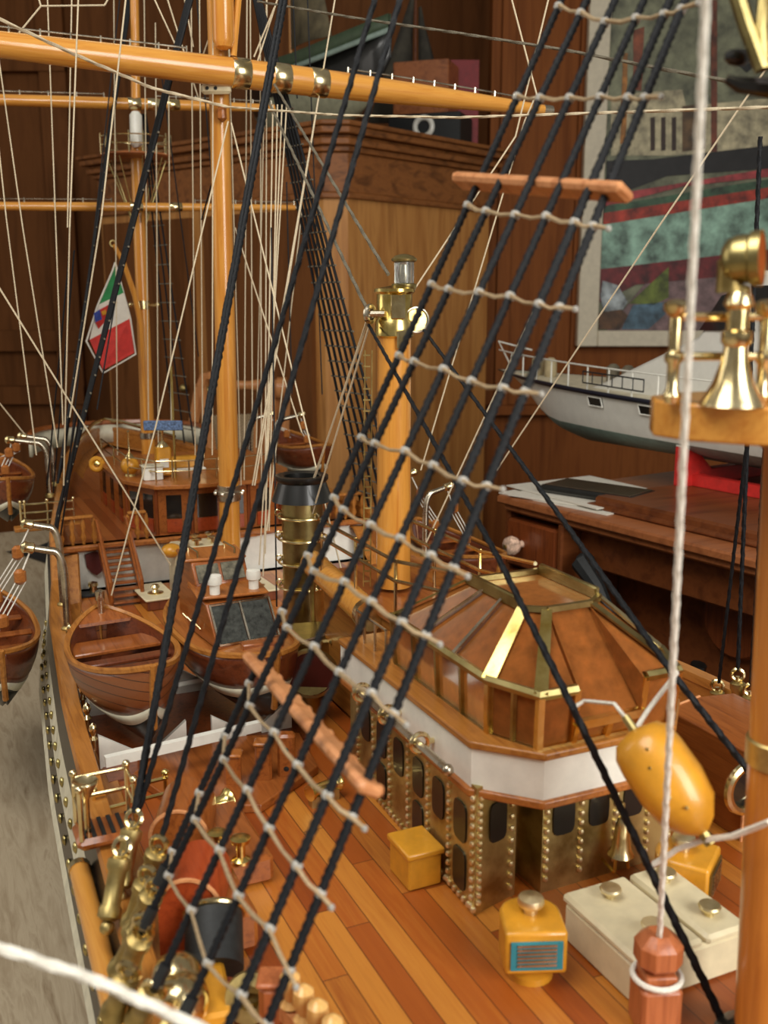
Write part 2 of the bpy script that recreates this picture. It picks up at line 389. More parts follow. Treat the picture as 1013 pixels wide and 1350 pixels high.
# ---------------------------------------------------------------- painting
pt = thing('framed_painting', 'oil painting of ships and boats in a cream frame on the red brown wall', 'painting', PF(900, 450, 3.3))
DP = 3.3
a0 = PF(761, 457, DP); zb = a0.z; al = a0.dot(R0); ai = PF(789, 436, DP).dot(R0); zi = PF(789, 436, DP).z; W = 1.15; Hh = 1.45
def pbox(m, x0, x1, z0, z1, d0, d1): return cbox(m, x0, x1, d0, d1, z0, z1)
fw = ai-al
m = M(); pbox(m, al, ai, zb, zb+Hh, DP, DP+.045); pbox(m, al+W-fw, al+W, zb, zb+Hh, DP, DP+.045); pbox(m, ai, al+W-fw, zb, zi, DP, DP+.045); pbox(m, ai, al+W-fw, zb+Hh-(zi-zb), zb+Hh, DP, DP+.045)
m.build('frame', K['frame'], pt, bevel=.004)
m = M(); pbox(m, ai-.003, al+W-fw+.003, zi-.003, zb+Hh-(zi-zb), DP+.02, DP+.04)
m.build('canvas', plain('grey green paint ground', (116,118,94), .6, var=.4, scale=16, bmp=.4), pt)
def daub(name, pts, c, layer, var=.5, sc=26):
    P = [PF(x, y, DP+.02-.0012*layer) for x, y in pts]
    m = M(); m.prism(P, F0*.0012); m.build(name, plain(name.replace('_',' ')+' paint', c, .6, var=var, scale=sc, bmp=.5), pt)
X = 1110
daub('painted_cabin', [(806,205),(806,130),(840,122),(900,118),(905,140),(X,120),(X,195),(880,205)], (176,166,134), 1, .35)
daub('painted_mast', [(938,0),(946,0),(946,200),(938,200)], (104,54,34), 2)
daub('painted_cabin_wall', [(900,140),(930,136),(930,196),(900,200)], (92,70,44), 2)
for i, x in enumerate((858, 872, 886)): daub('painted_doorway', [(x,155),(x+6,154),(x+6,198),(x,199)], (50,34,26), 2)
daub('painted_pole', [(822,70),(828,70),(826,190),(818,190)], (150,100,44), 2)
daub('painted_red_post', [(835,40),(850,35),(846,120),(836,118)], (120,64,40), 1)
daub('painted_smoke', [(966,68),(985,66),(1000,84),(985,96),(968,80)], (20,20,18), 2)
daub('painted_black_hull', [(800,212),(860,210),(X,180),(X,215),(880,232),(800,262)], (26,24,24), 3)
daub('painted_pink_band', [(798,258),(X,206),(X,222),(900,246),(797,272)], (150,58,60), 4)
daub('painted_green_band', [(797,272),(X,220),(X,238),(797,283)], (58,84,62), 4)
daub('painted_red_band', [(796,281),(X,232),(X,246),(796,296)], (152,52,36), 5)
daub('painted_aqua_band', [(795,296),(X,243),(X,322),(790,357)], (134,168,150), 4, .5, 16)
daub('painted_maroon_band', [(790,355),(X,318),(X,350),(840,375),(788,400)], (104,34,36), 5)
daub('painted_mauve_ground', [(800,436),(870,350),(X,336),(X,436)], (122,98,98), 4, .4)
daub('painted_olive_leaf', [(830,400),(882,352),(882,392),(862,402)], (92,104,40), 6)
daub('painted_blue_leaf', [(820,434),(835,402),(880,398),(880,412),(855,434)], (74,100,116), 6)
daub('painted_white_shape', [(792,390),(795,370),(815,376),(828,398),(818,414),(796,410)], (150,158,160), 6)
daub('painted_brown_shape', [(790,434),(790,412),(820,408),(828,416),(818,434)], (92,62,36), 7)
# ---------------------------------------------------------------- desk
du = Vector((.148,-.989,0)); dw = Vector((.989,.148,0)); DO = Vector((.88,1.46,0))
Rd = Matrix((du, dw, ZV)).transposed()
def DK(u, w, z): return DO+du*u+dw*w+ZV*z
def dbox(m, u0, u1, w0, w1, z0, z1, r=.003): return m.rbox(DK((u0+u1)/2, (w0+w1)/2, (z0+z1)/2), (u1-u0, w1-w0, z1-z0), r, mat=Rd)
dk = thing('writing_desk', 'dark cherry writing desk with stepped top, one drawer and a kneehole', 'desk', DK(.6, .3, FLOOR))
m = M(); dbox(m, 0, 1.5, 0, .62, .036, .05); dbox(m, .008, 1.5, .010, .62, .024, .036); m.build('desktop', K['deskedge'], dk)
m = M(); dbox(m, .17, 1.5, .058, .62, .05, .07, .004); dbox(m, .16, 1.5, .048, .62, .05, .058); m.build('raised_top', K['desk'], dk)
m = M(); dbox(m, .01, 1.5, .03, .6, .016, .024); dbox(m, .0, .012, .02, .6, FLOOR, .024); dbox(m, .138, .150, .012, .6, FLOOR, .024); dbox(m, .012, .138, .05, .6, FLOOR+.05, .016)
dbox(m, .150, 1.5, .14, .16, FLOOR+.2, .016); dbox(m, .150, 1.5, .05, .07, -.045, .016)
m.build('carcass', K['desk'], dk)
m = M(); dbox(m, .015, .135, .012, .05, -.068, .012, .004); dr = m.build('drawer', K['mahog'], dk)
kp = DK(.055, -.006, -.026)
m = M(); m.lathe([(.006,.014),(.005,.006),(.0135,.0),(.0165,-.008),(.0145,-.016),(.006,-.020),(1e-4,-.021)], kp+dw*.004, dw, 18)
kb = m.build('knob', plain('cream ceramic', (214,180,156), .25, var=.35, scale=160), dr)
m = M(); m.lathe([(.003,0),(.004,-.003),(1e-4,-.004)], kp-dw*.017, dw, 10); m.build('screw', K['brassd'], kb)
m = M(); dbox(m, .015, .135, .014, .05, -.23, -.078, .004); m.build('lower_drawer', K['mahog'], dk)
m = M(); m.lathe([(.055,-.006),(.06,.0),(.06,.008)], DK(.40,.128,-.085), dw, 30)
m.build('oval_medallion', K['mahog'], dk)
m = M(); c = DK(.66,.045,-.014)
m.lathe([(.03,.004),(.033,0),(.026,-.003),(.012,-.004),(1e-4,-.003)], c, dw, 20)
for i in range(len(m.v)):
    q = m.v[i]-c; m.v[i] = c + q - ZV*(q.z*.55)
m.build('keyhole_plate', plain('tarnished silver', (150,146,136), .3, metal=1, var=.5, scale=150, bmp=.6), dk)
for u, s in ((.36, -.08), (.60, .12)):
    m = M(); m.tube([DK(u,.1,-.16), DK(u+s*.4,.1,-.3), DK(u+s,.1,FLOOR+.02)], [.012,.016,.022], 8); m.build('leg', K['black'], dk)
m = M(); m.ball(DK(.185,.03,-.03), .017, 10, (1,.8,.9)); m.tube([DK(.185,.02,-.03), DK(.23,.015,-.06), DK(.27,.02,-.12)], [.016,.012,.008])
tb = m.build('desk_clamp', K['blackm']); tag(tb, 'black clamp fitted under the desk top beside the drawer', 'clamp')
# papers and phone case
pc = PZ(725, 640, .05)
for i, (r, dx, dy) in enumerate(((.1,0,0),(.28,.012,.01),(-.05,-.01,.02))):
    m = M(); c = DK(.10+dx, .115+dy, .0512+.0024*i); m.box(c, (.23,.19,.0018), mat=Rd @ Matrix.Rotation(r, 3, 'Z'))
    p = m.build('paper_sheet', K['paper'])
    tag(p, ('lowest white paper sheet of the pile at the desk corner', 'middle white paper sheet of the pile, turned askew on the desk', 'top white paper sheet of the pile under the black phone')[i], 'paper', 'papers on the desk')
ph = thing('phone', 'black phone lying on the white papers at the desk corner', 'phone', DK(.13,.115,.058))
m = M(); m.rbox(DK(.125,.11,.0645), (.175,.085,.012), .004, mat=Rd @ Matrix.Rotation(.25,3,'Z')); m.build('body', K['black'], ph)
m = M(); m.rbox(DK(.125,.11,.0712), (.16,.073,.0015), .0005, mat=Rd @ Matrix.Rotation(.25,3,'Z')); m.build('screen', plain('dim phone glass', (70,56,42), .12, spec=.8), ph)
# ---------------------------------------------------------------- motor yacht on its stand
yt = thing('model_motor_yacht', 'white model motor yacht with navy stripe on a red stand on the desk', 'model boat', DK(.4,.24,.07))
YC = .345
UB = min((abs(pj(DK(k*.005,YC,.24))[0]-660), k*.005) for k in range(-120,40))[1]
YL = 1.35
bow = DK(UB,YC,0); zd = PF(668, 487, (bow).dot(F0)).z
def ysec(t):
    """t 0 bow .. 1 stern: half beam at deck, keel z"""
    return .135*(1-(1-min(1,t*1.9))**2.3)+.003, .100+.12*max(0,1-t*5)**1.6
def ypt(t, s, v):
    b, zk = ysec(t); zdk = zd - .018*min(1,t*1.6)
    z = zdk + (zk-zdk)*v
    w = b*(1-.18*v)*(1-max(0,(v-.55)/.45)**2.0*.98)
    u = UB + t*YL + .11*v*max(0,1-t*5)
    return DK(u, YC + s*w, z)
def yband(v0, v1, n=5, grow=0):
    m = M()
    for s in (-1, 1):
        m.loft([[ypt(i/24, s, v0+(v1-v0)*j/n)+dw*(s*grow) for j in range(n+1)] for i in range(25)])
    return m
yband(0,.62).build('topsides', K['yhull'], yt); yband(.62,1,6).build('bottom', K['ygreen'], yt)
yband(0,.07,1,.003).build('stripe', K['navy'], yt, solid=.003)
m = M(); m.loft([[ypt(i/24,-1,0), ypt(i/24,1,0)] for i in range(25)]); m.build('deck', plain('cream yacht deck',(206,196,168),.5), yt)
for i in range(4):
    t = .29+.10*i; c = ypt(t,-1,.24); c2 = ypt(t+.028,-1,.24); e = (c2-c).normalized(); up_ = (ypt(t,-1,.2)-ypt(t,-1,.34)).normalized()
    nrm = e.cross(up_); nrm = nrm if nrm.x < 0 else -nrm
    m = M(); m.prism([c+nrm*.001, c2+nrm*.001, c2+up_*.016+nrm*.001-e*.003, c+up_*.016-e*.003+nrm*.001], nrm*.002)
    pw = m.build('porthole', K['dglass'], yt)
    m = M(); q = [c, c2, c2+up_*.016-e*.003, c+up_*.016-e*.003]; m.tube([p+nrm*.003 for p in q+q[:1]], .0012, 6); m.build('rim', K['white'], pw)
# superstructure profile in u, z, extruded across
def yprof(pts, w, name, mat, bev=.006):
    m = M(); m.prism([DK(UB+.31+u, YC-w, z) for u, z in pts], dw*(2*w)); return m.build(name, mat, yt, bevel=bev)
zz = zd-.018
yprof([(.02,zz),(.09,zz+.024),(.29,zz+.11),(.36,zz+.195),(.40,zz+.212),(.70,zz+.212),(.74,zz+.10),(.92,zz+.06),(.92,zz)], .085, 'cabin', K['yhull'])
for pts in ([(.295,zz+.120),(.335,zz+.175),(.375,zz+.186),(.40,zz+.122)], [(.415,zz+.122),(.388,zz+.190),(.50,zz+.190),(.50,zz+.125)], [(.52,zz+.125),(.52,zz+.185),(.66,zz+.185),(.68,zz+.12)]):
    m = M(); m.prism([DK(UB+.31+u,YC-.0855,z) for u, z in pts], dw*-.003); m.build('window', K['dglass'], yt)
m = M()
for i in range(18):
    p = ypt(.06+i*.045,-1,0); m.tube([p+ZV*-.005, p+ZV*.042], .0016, 6)
m.tube([ypt(.0+i*.03,-1,0)+ZV*.042 for i in range(28)], .0016, 6)
m.tube([ypt(.05,-1,0)+ZV*.02, ypt(.01,0,0)+du*-.02+ZV*.06, ypt(.05,1,0)+ZV*.045], .0018, 6)
m.build('railing', K['white'], yt)
m = M(); b0 = ypt(.28,-1,0)+dw*-.006+ZV*.012; b1 = ypt(.40,-1,0)+dw*-.006+ZV*.012
for h in (0, .02): m.tube([b0+ZV*h, b1+ZV*h], .0014, 6)
for i in range(7): q = b0.lerp(b1, i/6); m.tube([q, q+ZV*.02], .0011, 6)
m.build('gangway', K['blackm'], yt)
for i in range(3):
    m = M(); c = ypt(.24+.028*i,.1,0); m.lathe([(.011,0),(.0125,.004),(.0125,.03),(.006,.036),(1e-4,.037)], c, (0,0,1), 12); m.build('canister', plain('grey brown canister',(112,104,86),.5), yt)
for i in range(2):
    m = M(); c = ypt(.10+.03*i,-.2,0); m.lathe([(.011,0),(.0125,.004),(.0125,.032),(.006,.038),(1e-4,.039)], c, (0,0,1), 12); m.build('fender_roll', plain('tan fender roll',(176,160,124),.5), yt)
st = thing('boat_stand', 'bright red wooden cradle under the white model yacht', 'stand', PZ(890, 645, .07))
c = PZ(888, 640, .07); uu = (c-DO).dot(du); ww = (c-DO).dot(dw)
for u in (uu, uu+.42):
    m = M(); m.prism([DK(u,ww,.07), DK(u,ww+.24,.07), DK(u,ww+.24,.135), DK(u,ww+.19,.135), DK(u,ww+.15,.095), DK(u,ww+.07,.095), DK(u,ww+.025,.135), DK(u,ww,.135)], du*.02); m.build('upright', K['red'], st, bevel=.001)
m = M(); m.rbox(DK(uu+.23,ww+.03,.08), (.46,.016,.02), .001, mat=Rd); m.build('rail', K['red'], st)
m = M(); m.rbox(DK(uu+.01,ww+.013,.137), (.021,.025,.004), .001, mat=Rd); m.build('pad', K['white'], st)
# ---------------------------------------------------------------- chair behind the ship
ch = thing('cane_armchair', 'bent beech chair with woven cane back behind the main mast', 'chair', PF(318, 640, 2.6)*1)
DC = 2.62
def cp(px, py, d=DC): return PF(px, py, d)
fl = cp(320, 600); ch.location = (fl.x, fl.y, 0)
for pts in ([(248,640),(255,560),(262,520),(270,497),(280,496)], [(285,640),(276,570),(268,520),(264,505)]):
    m = M(); P = [cp(*p) for p in pts]; P[0].z = FLOOR if pts[0][0] == 248 else P[0].z; m.tube(P, .014, 8); m.build('back_post', K['chair'], ch)
for pts in ([(352,640),(356,560),(362,520),(370,503)], [(368,640),(374,560),(376,520),(376,505)]):
    m = M(); P = [cp(*p) for p in pts]; P[0].z = FLOOR if pts[0][0] == 368 else P[0].z; m.tube(P, .016, 8); m.build('back_post', K['chair'], ch)
m = M(); m.lathe([(.028,-.012),(.028,.012)], cp(372,512,DC-.03), R0, 16); m.build('scroll', K['chair'], ch)
m = M(); m.lathe([(.022,-.3),(.026,-.2),(.02,-.1),(.02,.1),(.026,.2),(.022,.3)], cp(318,508), R0*1, 12)
for i in range(len(m.v)): q = m.v[i]-cp(318,508); m.v[i] = cp(318,508)+R0*(q.dot(R0)*.22)+(q-R0*q.dot(R0))*.6
m.build('top_rail', K['chair'], ch)
m = M(); m.poly([cp(272,548),cp(340,545),cp(338,640),cp(268,640)])
cn, nt, b = new_mat('open cane weave'); v = coords(nt, (260,260,260), (0,0,.43)); bk = nt.nodes.new('ShaderNodeTexChecker'); bk.inputs['Scale'].default_value = 1.0
nt.links.new(v, bk.inputs['Vector']); bk.inputs['Color1'].default_value = lin((176,150,112)); bk.inputs['Color2'].default_value = lin((60,42,28)); nt.links.new(bk.outputs['Color'], b.inputs['Base Color']); setp(b, Roughness=.7)
m.build('cane_panel', cn, ch, solid=.006)
for x in (338, 346):
    m = M(); m.tube([cp(x,545), cp(x-3,640)], .006); m.build('spindle', K['chair'], ch)
m = M(); m.rbox(CF(fl.dot(R0)-.03, DC+.0, -.35), (.30,.2,.04), .01, mat=rot); m.build('seat', K['chair'], ch)
for s in (-1,1):
    m = M(); m.tube([CF(fl.dot(R0)-.03+s*.12, DC+.08, FLOOR), CF(fl.dot(R0)-.03+s*.12, DC+.08, -.36)], .014); m.build('leg', K['chair'], ch)
# ---------------------------------------------------------------- the table the ship stands on
TT = -.16
tbl = thing('display_table', 'pale bleached wooden table carrying the model ship', 'table', (0,1,FLOOR))
m = M(); m.rbox((-.15,1.05,TT-.02), (1.75,2.85,.04), .004); m.build('tabletop', K['table'], tbl)
for x in (-.95,.65):
    for y in (-.3,2.4):
        m = M(); m.box((x,y,(TT-.04+FLOOR)/2), (.07,.07,TT-.04-FLOOR)); m.build('leg', K['desk'], tbl)
# ================================================================ SHIP HULL
XC = .37
def interp(tab, y):
    for (a, p), (b, q) in zip(tab, tab[1:]):
        if y <= b: return p+(q-p)*max(0,(y-a))/(b-a)
    return tab[-1][1]
XP = [(-.2,.075),(.3,.068),(.476,.069),(.6,.074),(.716,.079),(.86,.086),(1.135,.108),(1.36,.140),(1.6,.178),(1.9,.232),(2.1,.280),(2.22,.330),(2.26,.36)]
def xp(y): return interp(XP, y)
def rz(y): return .03 if y < 1.28 else (.03+(y-1.28)/.05*.05 if y < 1.33 else .08+.02*(y-1.33))
YS = [-.2+.06*i for i in range(25)]+[1.28,1.33]+[1.4+.05*i for i in range(17)]+[2.22,2.26]
sh = thing('model_ship_hull', 'hull and planked decks of the big wooden model sailing ship', 'model ship', (XC,1.0,TT))
def band(name, mat, prof, solid=0):
    """prof: list of (x offset outward negative = inboard, z relative to rail, absolute z flag)"""
    m = M()
    for s in (-1, 1):
        R = []
        for y in YS:
            row = []
            for dx, z in prof:
                x = xp(y)+dx; zz = z + (rz(y)-.03 if z > -.03 else 0)
                row.append((x if s < 0 else 2*XC-x, y, zz))
            R.append(row)
        m.loft(R)
    return m.build(name, mat, sh)
band('cap_rail', K['rail'], [(.008,.024),(.007,.031),(.009,.034),(.022,.034),(.023,.031),(.023,.026)])
band('bulwark_inside', K['rail'], [(.0215,.03),(.022,.0),(.040,.002),(.042,-.001)])
band('sheer_strake', K['black'], [(.0085,.027),(.003,.006)])
band('white_strake', K['bone'], [(.003,.006),(-.002,-.018)])
band('lower_strake', K['black'], [(-.002,-.018),(-.006,-.040)])
band('waterline_strip', K['bone'], [(-.006,-.040),(-.009,-.048)])
band('bottom', K['blackm'], [(-.009,-.048),(.02,-.085),(.08,-.125),(.16,-.15),(.23,-.156)])
m = M(); m.loft([[(xp(2.26)+.0,2.26,rz(2.26)), (xp(2.26),2.26,-.05)],[(2*XC-xp(2.26),2.26,rz(2.26)),(2*XC-xp(2.26),2.26,-.05)]]); m.build('transom', K['white'], sh)
m = M(); m.loft([[(xp(y)+.03,y,0),(2*XC-xp(y)-.03,y,0)] for y in YS if y < 1.36]); m.build('main_deck', K['deck'], sh)
m = M(); m.loft([[(xp(y)+.012,y,.062),(2*XC-xp(y)-.012,y,.062)] for y in [1.335]+YS if y >= 1.335]); m.build('quarter_deck', K['qdeck'], sh)
m = M(); m.rbox((XC,1.338,.058),(2*(XC-xp(1.34)-.012),.02,.008),.002); m.build('deck_edge', K['trim'], sh)
m = M(); m.box((XC,1.345,.028),(2*(XC-xp(1.34)-.02),.008,.054)); m.build('bulkhead', K['white'], sh)
m = M()   # brass nails on the strakes
y = .3
while y < 1.25:
    for dx, z, off in ((-.0005,-.006,0),(-.0045,-.028,.018)):
        m.ball((xp(y+off)+dx,y+off,z), .0042, 8, (.5,1,1))
    y += .036
m.build('brass_nails', K['brassg'], sh)['kind'] = 'stuff'
m = M(); m.tube([(xp(2.0+.0)+.02,2.0,.105),(.34,2.2,.115),(XC,2.235,.118),(.40,2.2,.115),(2*XC-xp(2.0)-.02,2.0,.105)], .004, 6)
m.build('stern_rail', K['brass'], sh)
m = M()
R = []
for i in range(13):
    a = math.pi*(i/12); x = XC-.17*math.cos(a); yy = 2.08+.15*math.sin(a); R.append([(x,yy,.07),(x,yy,.108)])
m.loft(R); m.build('taffrail', K['bone'], sh, solid=.006)
m = M(); m.tube([(p[1][0],p[1][1],.112) for p in R], .006, 6); m.build('taffrail_cap', K['redwood'], sh)
# plaque, stairs
pq = PY(126,742,1.34)
m = M(); m.prism([(pq.x+dx,1.3395,pq.z+dz) for dx,dz in ((-.013,.013),(0,.016),(.013,.013),(.012,-.004),(.006,-.012),(0,-.016),(-.006,-.012),(-.012,-.004))], (0,-.004,0))
tag(m.build('shield_plaque', K['dkred']), 'dark red shield plaque on the white bulkhead beside the ladder', 'plaque')
ld = thing('deck_ladder', 'red brown ladder from the main deck up to the aft deck', 'ladder', (.222,1.29,0))
for k in range(10):
    m = M(); m.rbox((.222,1.252+.0082*k,.004+.0062*k),(.034,.010,.0025),.0005); m.build('tread', K['redwood'], ld)
for s in (-1,1):
    m = M(); x = .222+s*.019
    m.prism([(x-.0015,1.245,0),(x-.0015,1.262,0),(x-.0015,1.336,.062),(x-.0015,1.322,.066)], (.003,0,0)); m.build('stringer', K['redwood'], ld)
    m = M(); m.tube([(x,1.25,.004),(x,1.25,.030),(x,1.33,.092),(x,1.345,.092)], .0025, 6); m.build('handrail', K['redwood'], ld)
# balusters of the aft deck edge
for x0, x1, lb in ((xp(1.35)+.02,.200,'turned wooden balustrade on the aft deck edge, port side of the ladder'),(.244,.268,'short turned balustrade between the ladder and the red cabin'),(.475,2*XC-xp(1.35)-.02,'turned wooden balustrade on the aft deck edge behind the funnel')):
    bl = thing('balustrade', lb, 'balustrade', ((x0+x1)/2,1.34,.062), 'balustrades of the aft deck')
    m = M(); m.rbox(((x0+x1)/2,1.34,.098),(x1-x0,.008,.004),.001); m.build('handrail', K['rail'], bl)
    n = max(2, int((x1-x0)/.012))
    for k in range(n+1):
        m = M(); m.lathe([(.002,0),(.002,.003),(.0042,.009),(.002,.016),(.0036,.024),(.0018,.034)], (x0+(x1-x0)*k/n,1.34,.062), n=8); m.build('baluster', K['rail'], bl)
# ================================================================ BRIDGE DECKHOUSE
dh = thing('bridge_deckhouse', 'riveted brass deckhouse with white band and amber glazed wheelhouse', 'deckhouse', (XC,.68,0))
X0, X1, Y0, Y1 = .291, .449, .498, .715
front = [(X0,Y0),(.326,.507),(.327,.528),(.341,.528),(.342,.501),(X1-.0,.503)]
plan = front+[(X1,Y1),(X0+.008,Y1)]
m = M(); m.prism([(x,y,0) for x,y in plan], (0,0,.086)); m.build('metal_walls', K['brassd'], dh)
def wallpt(p, q, t, z, o): 
    p = Vector((p[0],p[1],0)); q = Vector((q[0],q[1],0)); d = (q-p).normalized(); n = Vector((d.y,-d.x,0))
    return p+d*t+n*o+ZV*z
def wwin(p, q, t, z, w, h, name='window', rnd=True, mat='black'):
    m = M(); P = []
    for k in range(16):
        a = 2*math.pi*k/16; c, s = math.cos(a), math.sin(a); e = .45
        P.append(wallpt(p, q, t+w/2*math.copysign(abs(c)**e, c), z+h/2*math.copysign(abs(s)**e, s), -.001))
    n = wallpt(p,q,t,z,.0022)-wallpt(p,q,t,z,0); m.prism(P, n); m.build(name, K[mat], dh)
def rivets(segs):
    m = M()
    for p, q, t0, z0, t1, z1, n in segs:
        for k in range(n):
            f = k/max(1,n-1); m.ball(wallpt(p,q,t0+(t1-t0)*f,z0+(z1-z0)*f,.0006), .0021, 6)
    o = m.build('rivets', K['rivet'], dh); o['kind'] = 'stuff'
WLf = ((X0+.008,Y1),(X0,Y0)); F1 = ((X0,Y0),(.326,.507)); F2 = ((.342,.501),(X1,.503))
wwin(*F1, .019, .058, .015, .027); wwin(((.327,.528)),(.341,.528), .007, .055, .010, .03)
for t in (.016,.044,.072,.098): wwin(*F2, t, .051, .016 if t > .03 else .017, .025)
Lw = math.hypot(.008, Y1-Y0)
for k, t in enumerate((.02,.052,.084,.118,.150,.182)):
    wwin(*WLf, Lw-t, .055, .017, .027)
    if k in (0,2,4,6): wwin(*WLf, Lw-t, .022, .017, .028, 'lower_panel')
seg = [(*F2,.004,.0685,.102,.0685,16)]+[(*F2,t,.010,t,.064,9) for t in (.003,.030,.058,.085,.104)]
seg += [(*F1,.004,.079,.032,.079,5),(*F1,.003,.008,.003,.074,14),(*F1,.031,.008,.031,.074,9)]
seg += [(*WLf,Lw-t,.005,Lw-t,.078,13) for t in (.003,.036,.068,.101,.134,.166,.198)]+[(*WLf,Lw-.205,.004,Lw,.004,32)]
rivets(seg)
def chamf(o, z):      # chamfered front outline grown by o
    return [(X0-o,Y1,z),(X0-.000-o,.505-o*.4,z),(.322-o*.4,.472-o,z),(.418+o*.4,.472-o,z),(X1+o,.505-o*.4,z),(X1+o,Y1,z)]
def slab(name, o, z0, z1, mat, bev=.0012): m = M(); m.prism([Vector(p) for p in chamf(o,z0)], (0,0,z1-z0)); return m.build(name, mat, dh, bevel=bev)
slab('lower_trim', .003, .0785, .0838, K['trim']); slab('white_band', 0, .0838, .1095, K['white'], 0); slab('roof_ledge', .002, .1095, .1145, K['rail'])
# handrail with brass eyes along the left side
m = M(); m.tube([(X0-.012,.515,.094),(X0-.011,.66,.094)], .0028, 8); m.ball((X0-.012,.513,.094), .004, 8); hr = m.build('side_handrail', K['steel'], dh)
for y in (.555,.605,.65):
    m = M(); m.torus((X0-.010,y,.094), .0062, .0018, (0,1,0), 16); m.tube([(X0-.004,y,.094),(X0+.001,y,.094)], .002); m.build('eye', K['brass'], hr)
# wheelhouse: base ring B, eave ring W, top ring T
def ring(x0, x1, yf, yc, yb, cx, z): return [Vector(p) for p in ((x0,yb,z),(x0,yc,z),(cx,yf,z),(2*XC-cx,yf,z),(x1,yc,z),(x1,yb,z))]
B = ring(.306,.434,.478,.511,.645,.321,.1135)
W = ring(.304,.436,.474,.508,.648,.319,.150)
T = ring(.341,.400,.521,.530,.602,.353,.184)
WH = dh
def inset(P, k, off):
    c = sum(P, Vector())/len(P); n = (P[1]-P[0]).cross(P[2]-P[0]).normalized(); n = n if n.dot(c-Vector((XC,.56,.13))) > 0 else -n
    return [p.lerp(c, k)-n*off for p in P], n
def pane(P, name='amber_pane'):
    Q, n = inset(P, .0, .0012); m = M(); m.prism(Q, -n*.001); m.build(name, K['amber'], WH)
def bars(lines, name, mat, r=.0016): 
    m = M()
    for a, b in lines: m.tube([a, b], r, 4)
    return m.build(name, mat, WH, ang=20)
flat = []
for k in range(5):            # lower windows
    a, b, c, d = B[k], B[k+1], W[k+1], W[k]; n = (4,2,4,2,4)[k]
    for j in range(n):
        f0, f1 = j/n, (j+1)/n
        if k == 2 and j in (1,2): continue
        pane([a.lerp(b,f0), a.lerp(b,f1), d.lerp(c,f1), d.lerp(c,f0)])
        flat.append((a.lerp(b,f0), d.lerp(c,f0)))
    flat += [(a,b)]
bars(flat, 'window_bars', K['brassg'], .0019)
bars([(B[2],W[2]),(B[3],W[3]),(B[1],W[1])]+[(B[2].lerp(B[3],f),W[2].lerp(W[3],f)) for f in (.25,.75)]+[(B[2],B[3])], 'front_bars', K['brassp'], .003)
m = M(); m.tube([W[0],W[1],W[2],W[2].lerp(W[3],.25)], .0034, 6); m.tube([W[2].lerp(W[3],.75),W[3],W[4],W[5],W[0]], .0034, 6); m.build('eave', K['brassg'], WH)
# front centre windscreen comes lower and stands proud
fa, fb = B[2].lerp(B[3],.25), B[2].lerp(B[3],.75); lo = .38
la, lb_ = fa.lerp(W[2].lerp(W[3],.25),lo)+Vector((0,-.003,0)), fb.lerp(W[2].lerp(W[3],.75),lo)+Vector((0,-.003,0))
ta, tb_ = T[2], T[3]
pane([la,lb_,tb_,ta],'windscreen')
for f in (0,.5): pane([fa.lerp(fb,f),fa.lerp(fb,f+.5),la.lerp(lb_,f+.5),la.lerp(lb_,f)],'lower_screen')
bars([(la,lb_)], 'screen_sill', K['brassp'], .0036); [bars([(fa.lerp(fb,f),la.lerp(lb_,f))], 'sill_post', K['brassp'], .0026) for f in (0,.5,1)]
# roof panes
roofb = []
for k in range(5):
    a, b, c, d = W[k], W[k+1], T[k+1], T[k]
    if k == 2:
        pane([a, a.lerp(b,.25), T[2]]); pane([a.lerp(b,.75), b, T[3]]); pane([a.lerp(b,.25), la, T[2]]); pane([a.lerp(b,.75), T[3], lb_])
    else:
        n = (3,1,0,1,3)[k]
        for j in range(n): pane([a.lerp(b,j/n), a.lerp(b,(j+1)/n), d.lerp(c,(j+1)/n), d.lerp(c,j/n)])
        for j in range(1,n): roofb.append((a.lerp(b,j/n), d.lerp(c,j/n)))
def strip(P, Q, w, name, mat):   # flat sheet strip along P-Q
    d = (Q-P).normalized(); c = Vector((XC,.56,.10)); mid = (P+Q)/2; n = (mid-c).normalized(); s = d.cross(n).normalized(); n = s.cross(d)
    m = M(); m.prism([P+s*w+n*.0006, Q+s*w*.8+n*.0006, Q-s*w*.8+n*.0006, P-s*w+n*.0006], n*.0014); m.build(name, mat, WH)
for a, b in roofb: strip(a, b, .0016, 'roof_rib', K['steel'])
for k, w_, mt in ((0,.003,'brassg'),(1,.0046,'brassp'),(2,.0042,'brassp'),(3,.0034,'brassg'),(4,.004,'brassg'),(5,.003,'brassg')): strip(W[k], T[k], w_, 'hip_strip', K[mt])
pane(T, 'roof_light'); pane([W[5],W[0],T[0],T[5]])
m = M()
for k in range(6): m.tube([T[k]+ZV*.001, T[(k+1)%6]+ZV*.001], .0026, 4)
m.build('roof_frame', K['brassg'], WH, ang=20)
for k in (0,4): 
    m = M(); a, b = T[k], T[k+1]; d = (b-a).normalized(); m.rbox((a+b)/2+ZV*.004-d*.0, ((.004),(b-a).length*.95,.006), .001); m.build('roof_rail', K['brassg'], WH)
m = M(); m.rbox((XC,.562,.1155),(.10,.13,.003),.001); m.build('wheelhouse_floor', K['redwood'], WH)
m = M(); m.lathe([(.008,.0),(.005,.004),(.005,.02),(.009,.022),(.009,.026),(.003,.03)], (.37,.53,.117), n=14); m.build('binnacle', K['brass'], WH)
